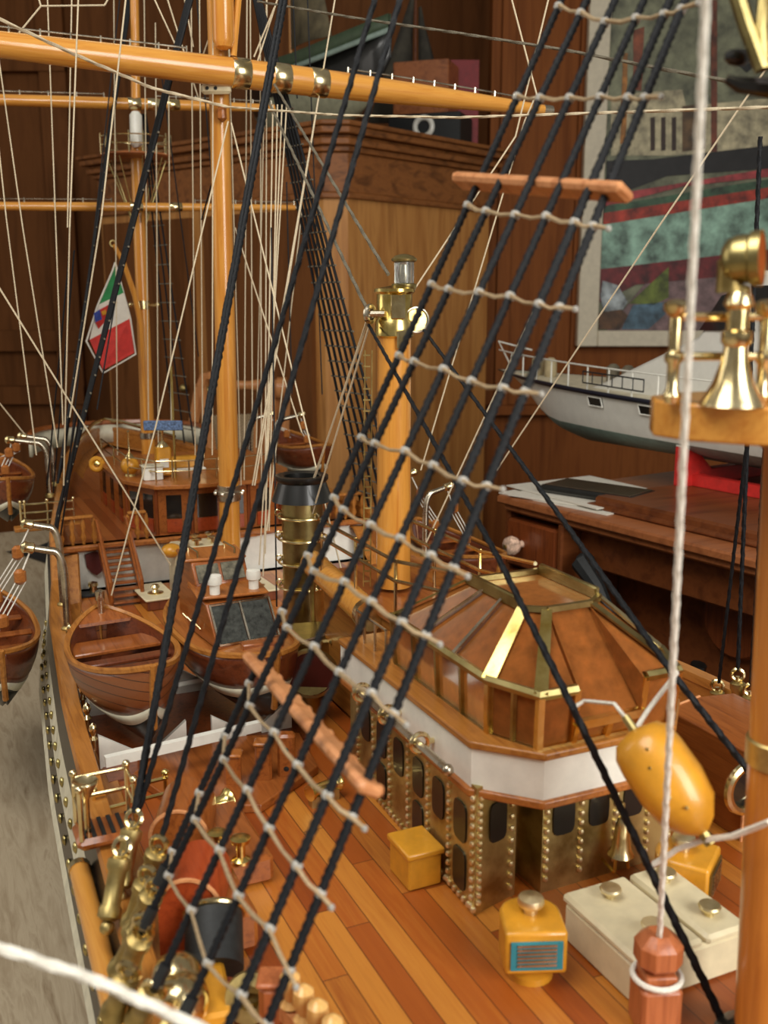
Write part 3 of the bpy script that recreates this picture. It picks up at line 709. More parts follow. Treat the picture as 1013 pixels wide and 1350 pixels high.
# aft roof furniture on the ledge
m = M(); m.rbox((XC+.004,.795,.060),(.072,.158,.12),.003); m.build('roof_house', K['rail'], dh)
m = M(); m.rbox((XC+.004,.792,.122),(.080,.170,.005),.001); m.build('roof_house_top', K['redwood'], dh)
m = M()
for y in (.655,.675,.695,.710):
    m.tube([(X0+.012,y,.1135),(X0+.012,y,.137)], .0011, 6)
m.tube([(X0+.012,.655,.137),(X0+.012,.71,.137)], .0011, 6)
m.build('roof_rail_side', K['steel'], dh)
m = M()
for s in (-1,1):
    for h in (.16,.176): m.tube([(XC+s*.032,.61,h+.012),(XC+s*.038,.70,h),(XC+s*.038,.86,h)], .0017, 6)
    for y in (.70,.78,.86): m.tube([(XC+s*.038,y,.12),(XC+s*.038,y,.178)], .0014, 6)
m.build('bridge_rail', K['brass'], dh)
# bell in its frame in front of the house
be = thing('ship_bell', 'small brass ship bell in a frame on the deckhouse front', 'bell', (.412,.487,.0))
q = PY(821,1085,.487)
m = M(); m.lathe([(1e-4,.027),(.0027,.026),(.0044,.021),(.0054,.012),(.0066,.004),(.0088,.0),(.0080,-.0006)], (q.x,.487,q.z-.022), n=20); m.build('bell_body', K['brass'], be)
m = M(); m.tube([(q.x,.487,q.z+.008),(q.x,.487,q.z+.013),(q.x,.503,q.z+.013)], .0016); m.build('bracket', K['brassd'], be)
m = M(); m.tube([(q.x-.004,.487,q.z-.022),(q.x-.005,.486,.012)], .0012); m.tube([(q.x+.004,.487,q.z-.022),(q.x+.006,.486,.012)], .0012); m.tube([(q.x-.006,.486,.012),(q.x-.003,.503,.012)], .0012); m.build('frame', K['brassp'], be)
# ================================================================ DECK FITTINGS NEAR THE CAMERA
def vent(name, label, base, a, grille, plinth=True):
    t = thing(name, label, 'ventilator', base, 'yellow box ventilators')
    Rm = Matrix.Rotation(a, 3, 'Z'); b = Vector(base)
    def L(x, y, z): return b + Rm @ Vector((x,y,z))
    m = M(); m.lathe([(.013,0),(.013,.004),(.0085,.006),(.0085,.012)], b, n=20); m.build('pedestal', K['yellow'], t)
    P = [L(-.0175,-.016,.010), L(.0175,-.016,.010), L(.0175,.006,.010)]+[L(.0175*math.cos(math.pi*k/10),.006+.015*math.sin(math.pi*k/10),.010) for k in range(1,10)]+[L(-.0175,.006,.010)]
    m = M(); m.prism(P, ZV*.026); m.build('hood', K['yellow'], t, bevel=.002)
    m = M(); m.prism([L(x,-.0162,z) for x,z in ((-.0145,.014),(.0145,.014),(.0145,.031),(-.0145,.031))], Rm @ Vector((0,-.0012,0))); g = m.build('grille_plate', K[grille], t)
    for k in range(6):
        m = M(); z = .0165+.0024*k; m.prism([L(x,-.0174,z+dz) for x,dz in ((-.011,0),(.011,0),(.011,.0014),(-.011,.0014))], Rm @ Vector((0,-.0008,0))); m.build('slat', K['steel'], g)
    m = M(); m.lathe([(.004,0),(.004,.004),(.0072,.005),(.0078,.007),(.007,.0095),(.003,.0105),(1e-4,.0106)], L(0,.004,.036), n=16); m.build('knob', K['rivet'], t)
    return t
vent('box_ventilator', 'ochre yellow ventilator with teal grille, front of the deckhouse beside the white chest', PZ(699,1282,0), -YAW+.05, 'teal')
vent('box_ventilator', 'ochre yellow ventilator behind the white chest, turned to starboard', PZ(905,1190,0), -YAW+1.05, 'brassg')
lk = thing('deck_locker', 'small ochre yellow locker against the left wall of the deckhouse', 'locker', PZ(545,1160,0))
c = PZ(545,1160,0); m = M(); m.rbox((c.x+.003,c.y+.003,.011),(.024,.030,.022),.0012); m.build('body', K['yellow'], lk)
m = M(); m.prism([(c.x-.0105,c.y-.0135,.0222),(c.x+.0165,c.y-.0135,.0222),(c.x+.0165,c.y+.0195,.0222),(c.x-.0105,c.y+.0195,.0222)], (0,0,.0045)); m.build('lid', K['yellow'], lk, bevel=.0012)
wc = thing('white_deck_chest', 'cream white double deck chest with four brass knobs in front of the deckhouse', 'chest', (.366,.421,0))
m = M(); m.rbox((.366,.421,.0125),(.076,.068,.025),.002); m.build('body', K['cream'], wc)
for x, w, lb in ((.350,.046,0),(.391,.030,1)):
    m = M(); m.rbox((x,.421,.0275),(w,.071,.006),.002); l_ = m.build('lid', K['cream'], wc)
    for y in (.402,.440):
        m = M(); m.lathe([(.0028,0),(.0028,.003),(.0060,.0042),(.0066,.0056),(.0060,.0068),(1e-4,.0070)], (x,y,.0305), n=16); m.build('knob', K['rivet'], l_)
bo = thing('mooring_bitt', 'terracotta coloured wooden bitt with cord round its neck beside the white chest', 'bitt', PZ(862,1352,0))
c = PZ(862,1352,0); Rm = -YAW+.1
m = M(); m.rbox(c+ZV*.014, (.022,.022,.028), .002, rz=Rm); m.rbox(c+ZV*.031, (.017,.017,.007), .001, rz=Rm); m.rbox(c+ZV*.045, (.023,.023,.022), .006, rz=Rm); m.build('post', K['bollard'], bo, bevel=.001)
m = M(); m.torus(c+ZV*.0305, .0125, .0016, (0,0,1), 20); m.build('cord_turns', K['rwhite'], bo)
# ---- fender
fn = thing('hanging_fender', 'yellow sausage fender hanging on white cords beside the foremast', 'fender', PD(885,1030,.50))
A, Bf = PD(836,962,.52), PD(928,1098,.50); L = (Bf-A).length; axf = (Bf-A).normalized()
m = M(); m.lathe([(.003,0),(.0125,.0025),(.0165,.008),(.0175,.016),(.0178,L*.55),(.0155,L*.78),(.009,L*.93),(.003,L)], A, axf, 24); m.build('body', K['yellow'], fn)
m = M(); u = axf.orthogonal().normalized()
for k in range(5): 
    a = A+axf*(.012+.008*k); n = (EYE-a); n = (n-axf*n.dot(axf)).normalized(); m.ball(a+n*.0165+axf.cross(n)*(.004*(k%2)), .0011, 6)
m.build('studs', K['brassd'], fn)
m = M(); m.tube([A+axf*.002, A-axf*.008], .0022); m.build('eye', K['brassg'], fn)
m = M(); m.tube([Bf-axf*.001, Bf+axf*.006], .003); m.build('eye', K['brassg'], fn)
# ---- starboard cabin box
sc = thing('starboard_locker', 'red brown wooden locker with pale edging behind the fender', 'locker', (.56,.56,0))
m = M(); m.prism([(.508,.497,0),(.575,.497,0),(.575,.497,.069),(.54,.497,.072),(.508,.497,.067)], (0,.085,0)); m.build('body', K['redwood'], sc, bevel=.001)
m = M(); m.tube([(.5075,.4965,.0),(.5075,.4965,.067),(.54,.4965,.072),(.575,.4965,.069)], .0013, 6); m.tube([(.5075,.582,.067),(.54,.582,.072)], .0013, 6); m.build('edging', K['board'], sc)
q = PY(988,1040,.49)
m = M(); m.torus((q.x,.492,q.z), .017, .0035, (0,1,0), 24); m.build('porthole_rim', K['brass'], sc)
m = M(); m.lathe([(.016,0),(.016,.002),(1e-4,.003)], (q.x,.497,q.z), (0,-1,0), 20); m.build('porthole_glass', K['dglass'], sc)
m = M(); c = PZ(966,1062,.012); m.lathe([(.006,0),(.007,.002),(.003,.004),(.003,.010),(.0055,.012),(1e-4,.0135)], (c.x,c.y,0), n=14); tag(m.build('deck_stud', K['brass']), 'round brass stud on the deck before the starboard locker', 'stud')
# ================================================================ LIFEBOAT, LAUNCH
def boat(t, o, ax, L, Bm, D, rise, stripe=.6, sharp=(2.4,2.4), side='boatplank', thick=.003, open_=True, bottom='black'):
    """double-ended planked hull, o = middle of the gunwale line"""
    sd = ax.cross(ZV); N = 28
    def sec(t_, v, s, g=0):
        e = sharp[0] if t_ < 0 else sharp[1]
        b = Bm*(1-abs(t_)**e)**.8+.0012; zs = rise*abs(t_)**2.2; dd = D*(1-.25*abs(t_)**5)
        w = b*(1-v**2.6*(.93))*(1-.12*v)
        return o+ax*(t_*L/2*(1-.10*v*abs(t_)**3))+sd*(s*(w+g))+ZV*(zs*(1-v*.6)-dd*v)
    TS = [-math.cos(math.pi*i/N) for i in range(N+1)]
    def sh_(v0, v1, n, g=0):
        m = M()
        for s in (-1,1): m.loft([[sec(t_, v0+(v1-v0)*j/n, s, g) for j in range(n+1)] for t_ in TS])
        return m
    sh_(0,stripe,5).build('planking', K[side], t, solid=thick)
    sh_(stripe,stripe+.14,2,.0006).build('white_stripe', K['bone'], t, solid=thick)
    sh_(stripe+.14,1,5).build('bottom', K[bottom], t, solid=thick)
    m = M()
    for s in (-1,1): m.tube([sec(t_,0,s)+ZV*.001 for t_ in TS], .0030, 6)
    m.build('gunwale', K['rail'], t)
    m = M()
    for t_ in (-1,1):
        m = M(); m.tube([sec(t_,0,1)+ZV*.003+ax*t_*.001, sec(t_,.5,1)+ax*t_*.001, sec(t_,1,1)+ax*t_*.0], .0030, 6); m.build('stem', K['rail'], t)
    return sec
lb = thing('open_lifeboat', 'open wooden lifeboat with thwarts on white chocks beside the cabin launch', 'lifeboat', (.147,.865,.02))
o = Vector((.148,.860,.076)); ax = Vector((.07,-1,0)).normalized()
sec = boat(lb, o, ax, .182, .044, .060, .016, .62, (2.4,1.45))
sd = ax.cross(ZV)
m = M()
R = [[sec(t_, v, s) + ZV*.003 - sd*s*.003 for s, v in ((-1,.02),(-1,.35),(-1,.6),(-1,.78),(1,.78),(1,.6),(1,.35),(1,.02))] for t_ in [i/10-.95+.0 for i in range(20)]]
m.loft(R); m.build('lining', K['boatdark'], lb)
for t_, w in ((-.42,.034),(-.02,.013),(.24,.013)):
    m = M(); p = sec(t_,.12,-1); q = sec(t_,.12,1); c = (p+q)/2; m.rbox(c,((p-q).length*.96,w,.004),.001,rz=math.atan2(ax.x,-ax.y)*1); m.build('thwart', K['redwood'] if w > .02 else K['boatdark'], lb)
m = M(); m.prism([sec(-.99,.03,-1), sec(-.74,.03,-1), sec(-.74,.03,1), sec(-.99,.03,1)], (0,0,.003)); m.build('end_deck', K['redwood'], lb)
m = M(); c = sec(-.9,0,0); m.lathe([(.003,0),(.003,.012),(.0045,.014),(.0045,.022),(1e-4,.024)], c, n=10); m.build('lifting_ring', K['steel'], lb)
la = thing('cabin_launch', 'wooden motor launch with glazed wheelhouse on white chocks on the deck', 'launch', (.247,.86,.02))
o = Vector((.246,.872,.078)); ax = Vector((.08,-1,0)).normalized(); sd = ax.cross(ZV)
sec = boat(la, o, ax, .22, .046, .058, .012, .5, (3.2,2.6), 'boatdark')
m = M(); m.loft([[sec(t_,.03,-1), sec(t_,.0,0)+ZV*.003, sec(t_,.03,1)] for t_ in [i/12-1 for i in range(25)]]); m.build('deck', K['trim'], la)
def LA(u, w, z): return o+sd*u*-1+ax*w+ZV*z       # u to starboard when ax points at the camera
def flip(u): return u
c0 = [LA(-.027,.050,.0), LA(.027,.050,.0)]
# wheelhouse: raked glazed front
P = [LA(-.030,.048,.002), LA(-.030,.022,.036), LA(-.030,-.030,.040), LA(-.030,-.030,.0)]
m = M(); m.prism(P, (LA(.030,0,0)-LA(-.030,0,0))); m.build('wheelhouse', K['redwood'], la, bevel=.0012)
fw0, fw1 = Vector(P[0]), Vector(P[1]); nn = (LA(0,.034,.026)-LA(0,0,0)).normalized(); wx = LA(1,0,0)-LA(0,0,0)
for s in (0,1):
    a = -.0265+.0275*s; b = a+.0255
    m = M(); q0 = fw0.lerp(fw1,.10)+nn*.0005; q1 = fw0.lerp(fw1,.92)+nn*.0005; bx_ = wx*.030
    m.prism([q0+bx_+wx*a, q0+bx_+wx*b, q1+bx_+wx*b, q1+bx_+wx*a], nn*.001); m.build('windscreen', K['gglass'], la)
m = M(); q0 = fw0.lerp(fw1,.08)+nn*.0014+wx*.030; q1 = fw0.lerp(fw1,.95)+nn*.0014+wx*.030
for a in (-.0275,.0003,.0282): m.tube([q0+wx*a, q1+wx*a], .0012, 4)
m.tube([q0+wx*-.0275, q0+wx*.0282], .0012, 4); m.tube([q1+wx*-.0275, q1+wx*.0282], .0012, 4); m.build('windscreen_frame', K['steel'], la)
m = M(); m.rbox(LA(0,-.004,.0405),(.064,.056,.003),.001,rz=-.08); m.build('wheelhouse_roof', K['trim'], la)
P = [LA(-.026,-.010,.042), LA(-.026,-.024,.062), LA(-.026,-.062,.062), LA(-.026,-.066,.0)]
P = [LA(-.026,-.014,.042), LA(-.026,-.026,.062), LA(-.026,-.066,.062), LA(-.026,-.066,.0), LA(-.026,-.014,.0)]
m = M(); m.prism(P, wx*.052); m.build('upper_cabin', K['redwood'], la, bevel=.0012)
f0_, f1_ = Vector(P[0]), Vector(P[1]); n2 = (wx.cross(f1_-f0_)).normalized(); n2 = n2 if n2.dot(ax) > 0 else -n2
for s in (0,1):
    m = M(); q0 = f0_.lerp(f1_,.12)+n2*.0005; q1 = f0_.lerp(f1_,.85)+n2*.0005; a = .003+.024*s; b = a+.021
    m.prism([q0+wx*a,q0+wx*b,q1+wx*b,q1+wx*a], n2*.001); m.build('upper_window', plain('dusty glass',(112,108,92),.15,var=.3,scale=200), la)
m = M(); m.rbox(LA(0,-.046,.0635),(.058,.046,.003),.001,rz=-.08); m.build('upper_roof', K['trim'], la)
m = M()
for s in (-1,1): m.tube([LA(s*.018,-.030,.064),LA(s*.018,-.030,.070),LA(s*.018,-.058,.070),LA(s*.018,-.058,.064)], .0011, 6)
m.build('roof_grab_rail', K['brass'], la)
for s in (-1,1):
    m = M(); m.lathe([(.0046,0),(.0046,.008),(.0062,.009),(.0068,.013),(.0062,.017),(1e-4,.018)], LA(s*.0185,.014,.042), n=16); m.build('white_vent', K['white'], la)
m = M(); m.rbox(LA(.004,.066,.007),(.036,.012,.006),.001,rz=-.08); m.build('fore_hatch', K['redwood'], la)
m = M()
for k in range(4): m.tube([LA(-.0315,.01-.012*k,.010),LA(-.034,.006-.012*k,.014),LA(-.0315,.002-.012*k,.010)], .0009, 6)
m.build('side_cleats', K['brass'], la)
# chocks under the boats
ck = thing('boat_chocks', 'white painted chocks and rail under the lifeboat and the launch', 'chocks', (.19,.84,0))
a, b = PZ(140,1006,.03), PZ(345,958,.03)
m = M(); d = (b-a).normalized(); nrm = Vector((-d.y,d.x,0)); m.prism([a, b, b+nrm*.006, a+nrm*.006], (0,0,.004)); m.prism([a, b, b+nrm*.003, a+nrm*.003], (0,0,-.004)); m.build('front_rail', K['white'], ck)
m = M(); a2 = a.lerp(b,.16); m.prism([a2+nrm*.12, b+nrm*.12, b+nrm*.126, a2+nrm*.126], (0,0,.004)); m.build('back_rail', K['white'], ck)
for x, y, w in ((.128,.80,.03),(.172,.80,.026),(.222,.80,.03),(.268,.81,.028),(.128,.91,.03),(.172,.91,.026),(.222,.93,.03),(.27,.93,.028)):
    m = M(); s = 1 if x in (.128,.222) else -1
    m.prism([(x-w/2,y,.0),(x+w/2,y,.0),(x+w/2,y,.010 if s > 0 else .030),(x-w/2,y,.030 if s > 0 else .010)], (0,.004,0)); m.build('chock', K['white'], ck)
m = M(); m.prism([(.115,.772,.0),(.29,.785,.0),(.29,.95,.0),(.115,.94,.0)], (0,0,.002)); m.build('chock_bed', K['mahog'], ck)
# ================================================================ FUNNEL, COWL, ENGINE FITTINGS
fu = thing('brass_funnel', 'tall brass funnel with black cap and ringed guy bands', 'funnel', (.372,1.02,0))
FX, FY = .372, 1.02; zf = PY(393,640,FY).z
m = M(); m.lathe([(.030,0),(.030,.02),(.0245,.024),(.0225,.06),(.0225,zf-.012)], (FX,FY,0), n=28); m.build('stack', K['brassg'], fu)
m = M(); m.lathe([(.0225,-.018),(.033,-.016),(.031,-.010),(.026,.004),(.0285,.007),(.0285,.011),(.024,.012),(.019,.010),(.019,-.005),(1e-4,-.006)], (FX,FY,zf), n=28); m.build('cap', K['black'], fu)
for py in (680,709,740,772):
    z = PY(393,py,FY).z; m = M(); m.torus((FX,FY,z), .0265, .0014, (0,0,1), 28, 6); bn = m.build('guy_band', K['brass'], fu)
    for a in (-1.3,.6,2.7):
        m = M(); m.torus((FX+.026*math.cos(a),FY+.026*math.sin(a),z+.003), .0035, .001, (math.sin(a),-math.cos(a),0), 10, 5); m.build('eyelet', K['brass'], bn)
cw = thing('cowl_ventilator', 'brass cowl ventilator with dark mouth between the funnel and the deckhouse', 'ventilator', (.345,.82,0))
q = PY(424,890,.80); cx, cz = q.x, q.z
m = M(); m.tube([(cx,.835,0),(cx,.835,cz-.02),(cx-.002,.825,cz-.006),(cx-.006,.812,cz)], [.016,.016,.018,.021], 20); m.lathe([(.021,-.002),(.023,0),(.0245,.003),(.022,.004)], (cx-.006,.810,cz), (-.35,-1,-.1), 24); m.build('cowl', K['brassg'], cw)
m = M(); m.lathe([(.021,0),(.012,-.006),(1e-4,-.008)], (cx-.0075,.8055,cz), (-.35,-1,-.1), 20); m.build('mouth', K['dkred'], cw)
en = thing('riveted_casing', 'greenish riveted brass casing at the foot of the funnel', 'casing', (.33,.96,0))
c = PZ(412,852,.055); m = M(); m.rbox((c.x,c.y+.03,.03),(.06,.06,.06),.002,rz=-.2); m.build('body', K['brassg'], en)
m = M()
for k in range(6): m.ball((c.x-.025+.010*k,c.y-.003-.002*k,.0605), .0024, 6)
m.build('rivets', K['brassd'], en)
m = M(); m.tube([(c.x-.03,c.y-.008,.061),(c.x+.055,c.y+.02,.062)], .0016, 6); m.build('edge_rod', K['steel'], en)
for i, (px, py, z, h, r, mt, lab) in enumerate(((408,905,.0,.03,.012,'brassg','squat greenish brass drum beside the cowl ventilator'),(448,868,.02,.02,.008,'brassd','small aged brass pot beside the deckhouse roof'),(385,890,.0,.035,.010,'brassd','dark brass pot beneath the launch stern'))):
    c = PZ(px,py,z); m = M(); m.lathe([(r,0),(r,h*.7),(r*1.2,h*.75),(r*1.1,h*.9),(r*.4,h),(1e-4,h)], (c.x,c.y,0), n=16); tag(m.build('brass_pot', K[mt]), lab, 'pot')
yb = thing('yellow_boom', 'yellow varnished boom lying aft of the deckhouse beside the funnel', 'boom', (.4,1.0,.1))
a, b = PZ(412,742,.12), PZ(488,812,.12)
m = M(); m.tube([a,b], .0125, 16); m.build('spar', K['spar'], yb)
m = M(); d = (b-a).normalized(); m.tube([b-d*.008,b+d*.001], .0134, 16); m.build('band', K['brass'], yb)
m = M(); m.tube([a+ZV*-.012, Vector((a.x,a.y,0))], .003); m.tube([b-d*.03+ZV*-.012, Vector((b.x-d.x*.03,b.y-d.y*.03,.0))], .003); m.build('crutch', K['brassd'], yb)
# ================================================================ AFT CABIN
rc = thing('aft_cabin', 'red mahogany deck cabin with dark windows on the aft deck', 'cabin', (XC,1.5,.062))
cp_ = [(.255,1.62),(.257,1.41),(.285,1.352),(.33,1.34),(.41,1.34),(.455,1.352),(.483,1.41),(.485,1.62)]
m = M(); m.prism([(x,y,.058) for x,y in cp_], (0,0,.068)); m.build('walls', K['redwood'], rc)
def cwall(i, t, z, w, h, nm, mat, o=.001):
    p, q = cp_[i], cp_[i+1]; P = Vector((p[0],p[1],0)); Q = Vector((q[0],q[1],0)); d = (Q-P).normalized(); n = Vector((d.y,-d.x,0)); c = P.lerp(Q,t)+ZV*z+n*o
    m = M(); m.prism([c+d*(-w/2)+ZV*(-h/2), c+d*(w/2)+ZV*(-h/2), c+d*(w/2)+ZV*(h/2), c+d*(-w/2)+ZV*(h/2)], n*-.003); return m.build(nm, mat, rc)
for i, ts in ((0,(.2,.5,.8)),(1,(.28,.74)),(2,(.5,)),(3,(.27,.73)),(4,(.5,)),(5,(.28,.74)),(6,(.2,.5,.8))):
    for t in ts:
        big = .052 if i == 0 else .022
        cwall(i, t, .100, .020 if i != 3 else .028, .032, 'window', K['dglass'])
        cwall(i, t, .074, .020 if i != 3 else .028, .018, 'panel', K['redbright'], .0015)
for x, y in cp_[1:7]:
    m = M(); m.tube([(x,y,.058),(x,y,.126)], .0028, 6); m.build('corner_post', K['mahog'], rc)
def cgrow(k): 
    return [(XC+(x-XC)*k, 1.62+(y-1.62)*k if y < 1.6 else y) for x, y in cp_]
m = M(); m.prism([(x,y,.126) for x,y in cgrow(1.05)], (0,0,.006)); m.build('roof', K['trim'], rc, bevel=.001)
m = M(); m.prism([(x,y,.052) for x,y in cgrow(1.04)], (0,0,.007)); m.build('base_moulding', K['trim'], rc)
m = M()
rp = [(x,y) for x,y in cgrow(.95)[0:7]]
for h in (.146,.160): m.tube([(x,y,h) for x,y in rp], .0011, 6)
for (x,y),(x2,y2) in zip(rp, rp[1:]):
    for f in (0,.5): m.tube([(x+(x2-x)*f,y+(y2-y)*f,.130),(x+(x2-x)*f,y+(y2-y)*f,.161)], .0012, 6)
m.build('roof_railing', K['brass'], rc)
def onroof(name, label, cat, px, py, h, build, y=None):
    p = PZ(px,py,.132); t = thing(name, label, cat, p); build(t, p); return t
def b_(t, p):
    m = M(); m.rbox(p+ZV*.009,(.026,.02,.018),.001); m.build('body', K['white'], t)
    m = M(); m.rbox(p+ZV*.019,(.029,.023,.003),.001); m.build('lid', K['bone'], t)
onroof('white_roof_box', 'white box at the front left of the aft cabin roof', 'box', 201, 632, 0, b_)
def b_(t, p):
    m = M(); m.rbox(p+ZV*.022,(.02,.018,.040),.002); m.build('body', K['yellow'], t)
    m = M(); m.prism([p+Vector((-.0065,-.0095,.014)),p+Vector((.0055,-.0095,.014)),p+Vector((.0055,-.0095,.026)),p+Vector((-.0065,-.0095,.026))],(0,-.001,0)); m.build('white_plate', K['white'], t)
    m = M(); m.lathe([(.009,.042),(.006,.047),(.002,.050),(.002,.062),(.003,.064),(1e-4,.067)], p, n=12); m.build('finial', K['brass'], t)
onroof('yellow_binnacle', 'yellow binnacle with white plate and brass finial on the aft cabin roof', 'binnacle', 216, 628, 0, b_)
def b_(t, p):
    m = M(); m.ball(p+ZV*.014,.013,14); m.build('globe', K['yellow'], t)
    m = M(); m.lathe([(.007,.025),(.005,.029),(.002,.032),(.0012,.034),(.0012,.060),(.0025,.062),(1e-4,.064)], p, n=12); m.build('finial', K['brass'], t)
    m = M(); m.lathe([(.008,0),(.006,.004)], p, n=12); m.build('base', K['brassd'], t)
onroof('yellow_globe_lamp', 'round yellow globe with a brass spike on the aft cabin roof', 'lamp', 172, 627, 0, b_)
def b_(t, p):
    m = M(); m.rbox(p+ZV*.010,(.045,.02,.018),.004); m.build('body', K['yellow'], t)
    m = M(); m.rbox(p+Vector((.022,-.004,.022)),(.008,.008,.014),.001); m.build('lamp', K['brass'], t)
    m = M(); m.rbox(p+Vector((0,-.003,.0)),(.05,.026,.006),.001); m.build('base', K['white'], t)
onroof('yellow_roof_chest', 'long yellow chest with a brass lamp on the aft cabin roof', 'chest', 246, 618, 0, b_)
sg = thing('blue_name_board', 'mottled blue board on a brass pole above the aft cabin roof', 'board', PZ(232,634,.132))
p = PZ(232,634,.132); m = M(); m.tube([p, p+ZV*.155], .0016, 6); m.build('pole', K['brassp'], sg)
q = PY(215,561,p.y); m = M(); m.rbox(q,(.052,.005,.013),.001,rz=-YAW); m.build('board', K['blue'], sg)
m = M(); m.torus(PY(128,612,1.56), .0085, .004, F0, 18, 8); lr = thing('life_ring', 'round yellow life ring hanging on the aft rail', 'life ring', PY(128,612,1.56))
m.build('ring', K['yellow'], lr); m = M(); m.lathe([(.006,-.003),(.007,0),(.004,.003),(1e-4,.004)], PY(128,612,1.56), -F0, 12); m.build('boss', K['brassp'], lr)
c = PZ(139,660,.064); m = M(); m.lathe([(.006,0),(.006,.002),(.003,.004),(.0026,.015),(.0052,.018),(.0052,.024),(.002,.028),(1e-4,.029)], c, n=14); tag(m.build('brass_capstan', K['brass']), 'little brass capstan on the aft deck forward of the life ring', 'capstan')
m = M(); c = PZ(152,636,.066); m.lathe([(.016,0),(.012,.010),(.016,.014),(.010,.020),(1e-4,.022)], c, n=9); tag(m.build('white_bundle', K['white']), 'white folded bundle on the aft deck beside the red cabin', 'bundle')
# cream chest and hatches before the cabin
cc = thing('cream_valve_chest', 'cream chest topped with brass valves before the red cabin', 'chest', PZ(262,780,.0))
c = PZ(262,780,.0); m = M(); m.rbox(c+Vector((0,0,.033)),(.066,.045,.066),.003); m.build('body', K['cream'], cc)
for dx, dy in ((-.02,-.01),(.0,.01),(.018,-.012),(-.004,-.016),(.02,.012)):
    m = M(); m.lathe([(.003,0),(.003,.006),(.0065,.007),(.0065,.009),(1e-4,.011)], c+Vector((dx,dy,.066)), n=12); m.build('valve', K['brass'], cc)
m = M(); m.ball(c+Vector((-.036,-.012,.062)), .013, 14, (1,1,.7)); m.build('yellow_dome', K['yellow'], cc)
for px, py, dz, lab in ((203,782,0,'square cream hatch with brass ring, aft of the lifeboat'),(336,772,0,'square cream hatch with brass ring, foot of the main mast by the funnel')):
    h = thing('cream_hatch', lab, 'hatch', PZ(px,py,.0), 'square cream hatches'); c = PZ(px,py,.012)
    m = M(); m.rbox((c.x,c.y,.006),(.036,.07,.012),.001,rz=.05); m.build('coaming', K['mahog'], h)
    m = M(); m.rbox((c.x,c.y,.0135),(.040,.074,.003),.001,rz=.05); m.build('cover', K['cream'], h)
    m = M(); m.lathe([(.010,0),(.010,.001),(.005,.002),(.003,.005),(.006,.008),(.004,.011),(1e-4,.012)], (c.x,c.y-.01,.015), n=14); m.build('ring_knob', K['brass'], h)
m = M(); c = PZ(112,786,.0); 
bb = thing('double_bollard', 'pair of brass bollards on a dark plate under the shield plaque', 'bollard', c)
m.rbox(c+ZV*.002,(.042,.02,.004),.001); m.build('plate', K['blackm'], bb)
for s in (-1,1):
    m = M(); m.lathe([(.005,.004),(.005,.012),(.0068,.013),(.006,.017),(1e-4,.019)], c+Vector((s*.011,0,0)), n=14); m.build('post', K['brass'], bb)
# ================================================================ PORT SIDE FITTINGS
bm = thing('side_boom', 'yellow boom with brass end lying along the outside of the hull', 'boom', (.055,.5,0))
a, b = PZ(105,1146,.012), PZ(166,1390,.012)
m = M(); m.tube([a,b], .0068, 16); m.build('spar', K['boom'], bm)
d = (a-b).normalized(); m = M(); m.tube([a-d*.004,a+d*.002], .0075, 16); m.build('end_band', K['brass'], bm)
m = M()
for f in (.25,.7): q = a.lerp(b,f); m.tube([q, q+Vector((.014,0,-.004))], .003, 6)
m.build('bracket', K['brassd'], bm)
gp = thing('boarding_platform', 'grated red brown platform with brass rails at the port side', 'platform', PZ(140,1095,.0))
c = PZ(140,1090,.042)
m = M(); m.rbox(c+Vector((0,0,-.003)),(.040,.030,.008),.003); m.tube([c+Vector((0,.0,-.005)),Vector((c.x,c.y,0))],.006,8); m.build('board', K['redwood'], gp)
m = M()
for k in range(6): m.box(c+Vector((-.015+.006*k,.0,.0015)),(.0026,.024,.001))
m.build('grating', K['blackm'], gp)
m = M()
pts = [c+Vector((-.017,-.012,0)),c+Vector((-.017,.013,0)),c+Vector((.017,.013,0)),c+Vector((.017,-.012,0))]
for p in pts: m.tube([p,p+ZV*.034],.0016,6); m.ball(p+ZV*.035,.0028,8)
for h in (.018,.032): m.tube([p+ZV*h for p in pts],.0013,6)
m.build('railing', K['brass'], gp)
m = M(); c2 = c+Vector((-.012,-.004,.034)); m.lathe([(.002,-.034),(.002,-.010),(.006,-.003),(.0085,.002),(.0078,.003),(.003,.000)], c2, n=16); m.build('ring_stand', K['brass'], gp)
rl = thing('deck_rail', 'low brass two bar rail crossing the deck from the port platform', 'rail', PZ(200,1062,0))
A_, B_ = PZ(125,1070,.025), PZ(222,1045,.025)
m = M()
for h in (0,.012): m.tube([A_+ZV*h, B_+ZV*h], .0015, 6)
for f in (0,.97): 
    q = A_.lerp(B_,f); m.tube([Vector((q.x,q.y,0)), q+ZV*.014], .0016, 6); m.ball(q+ZV*.016,.003,8)
m.tube([B_+ZV*.0, B_+Vector((.012,-.01,-.02))], .0015, 6)
m.build('bars', K['brassp'], rl)
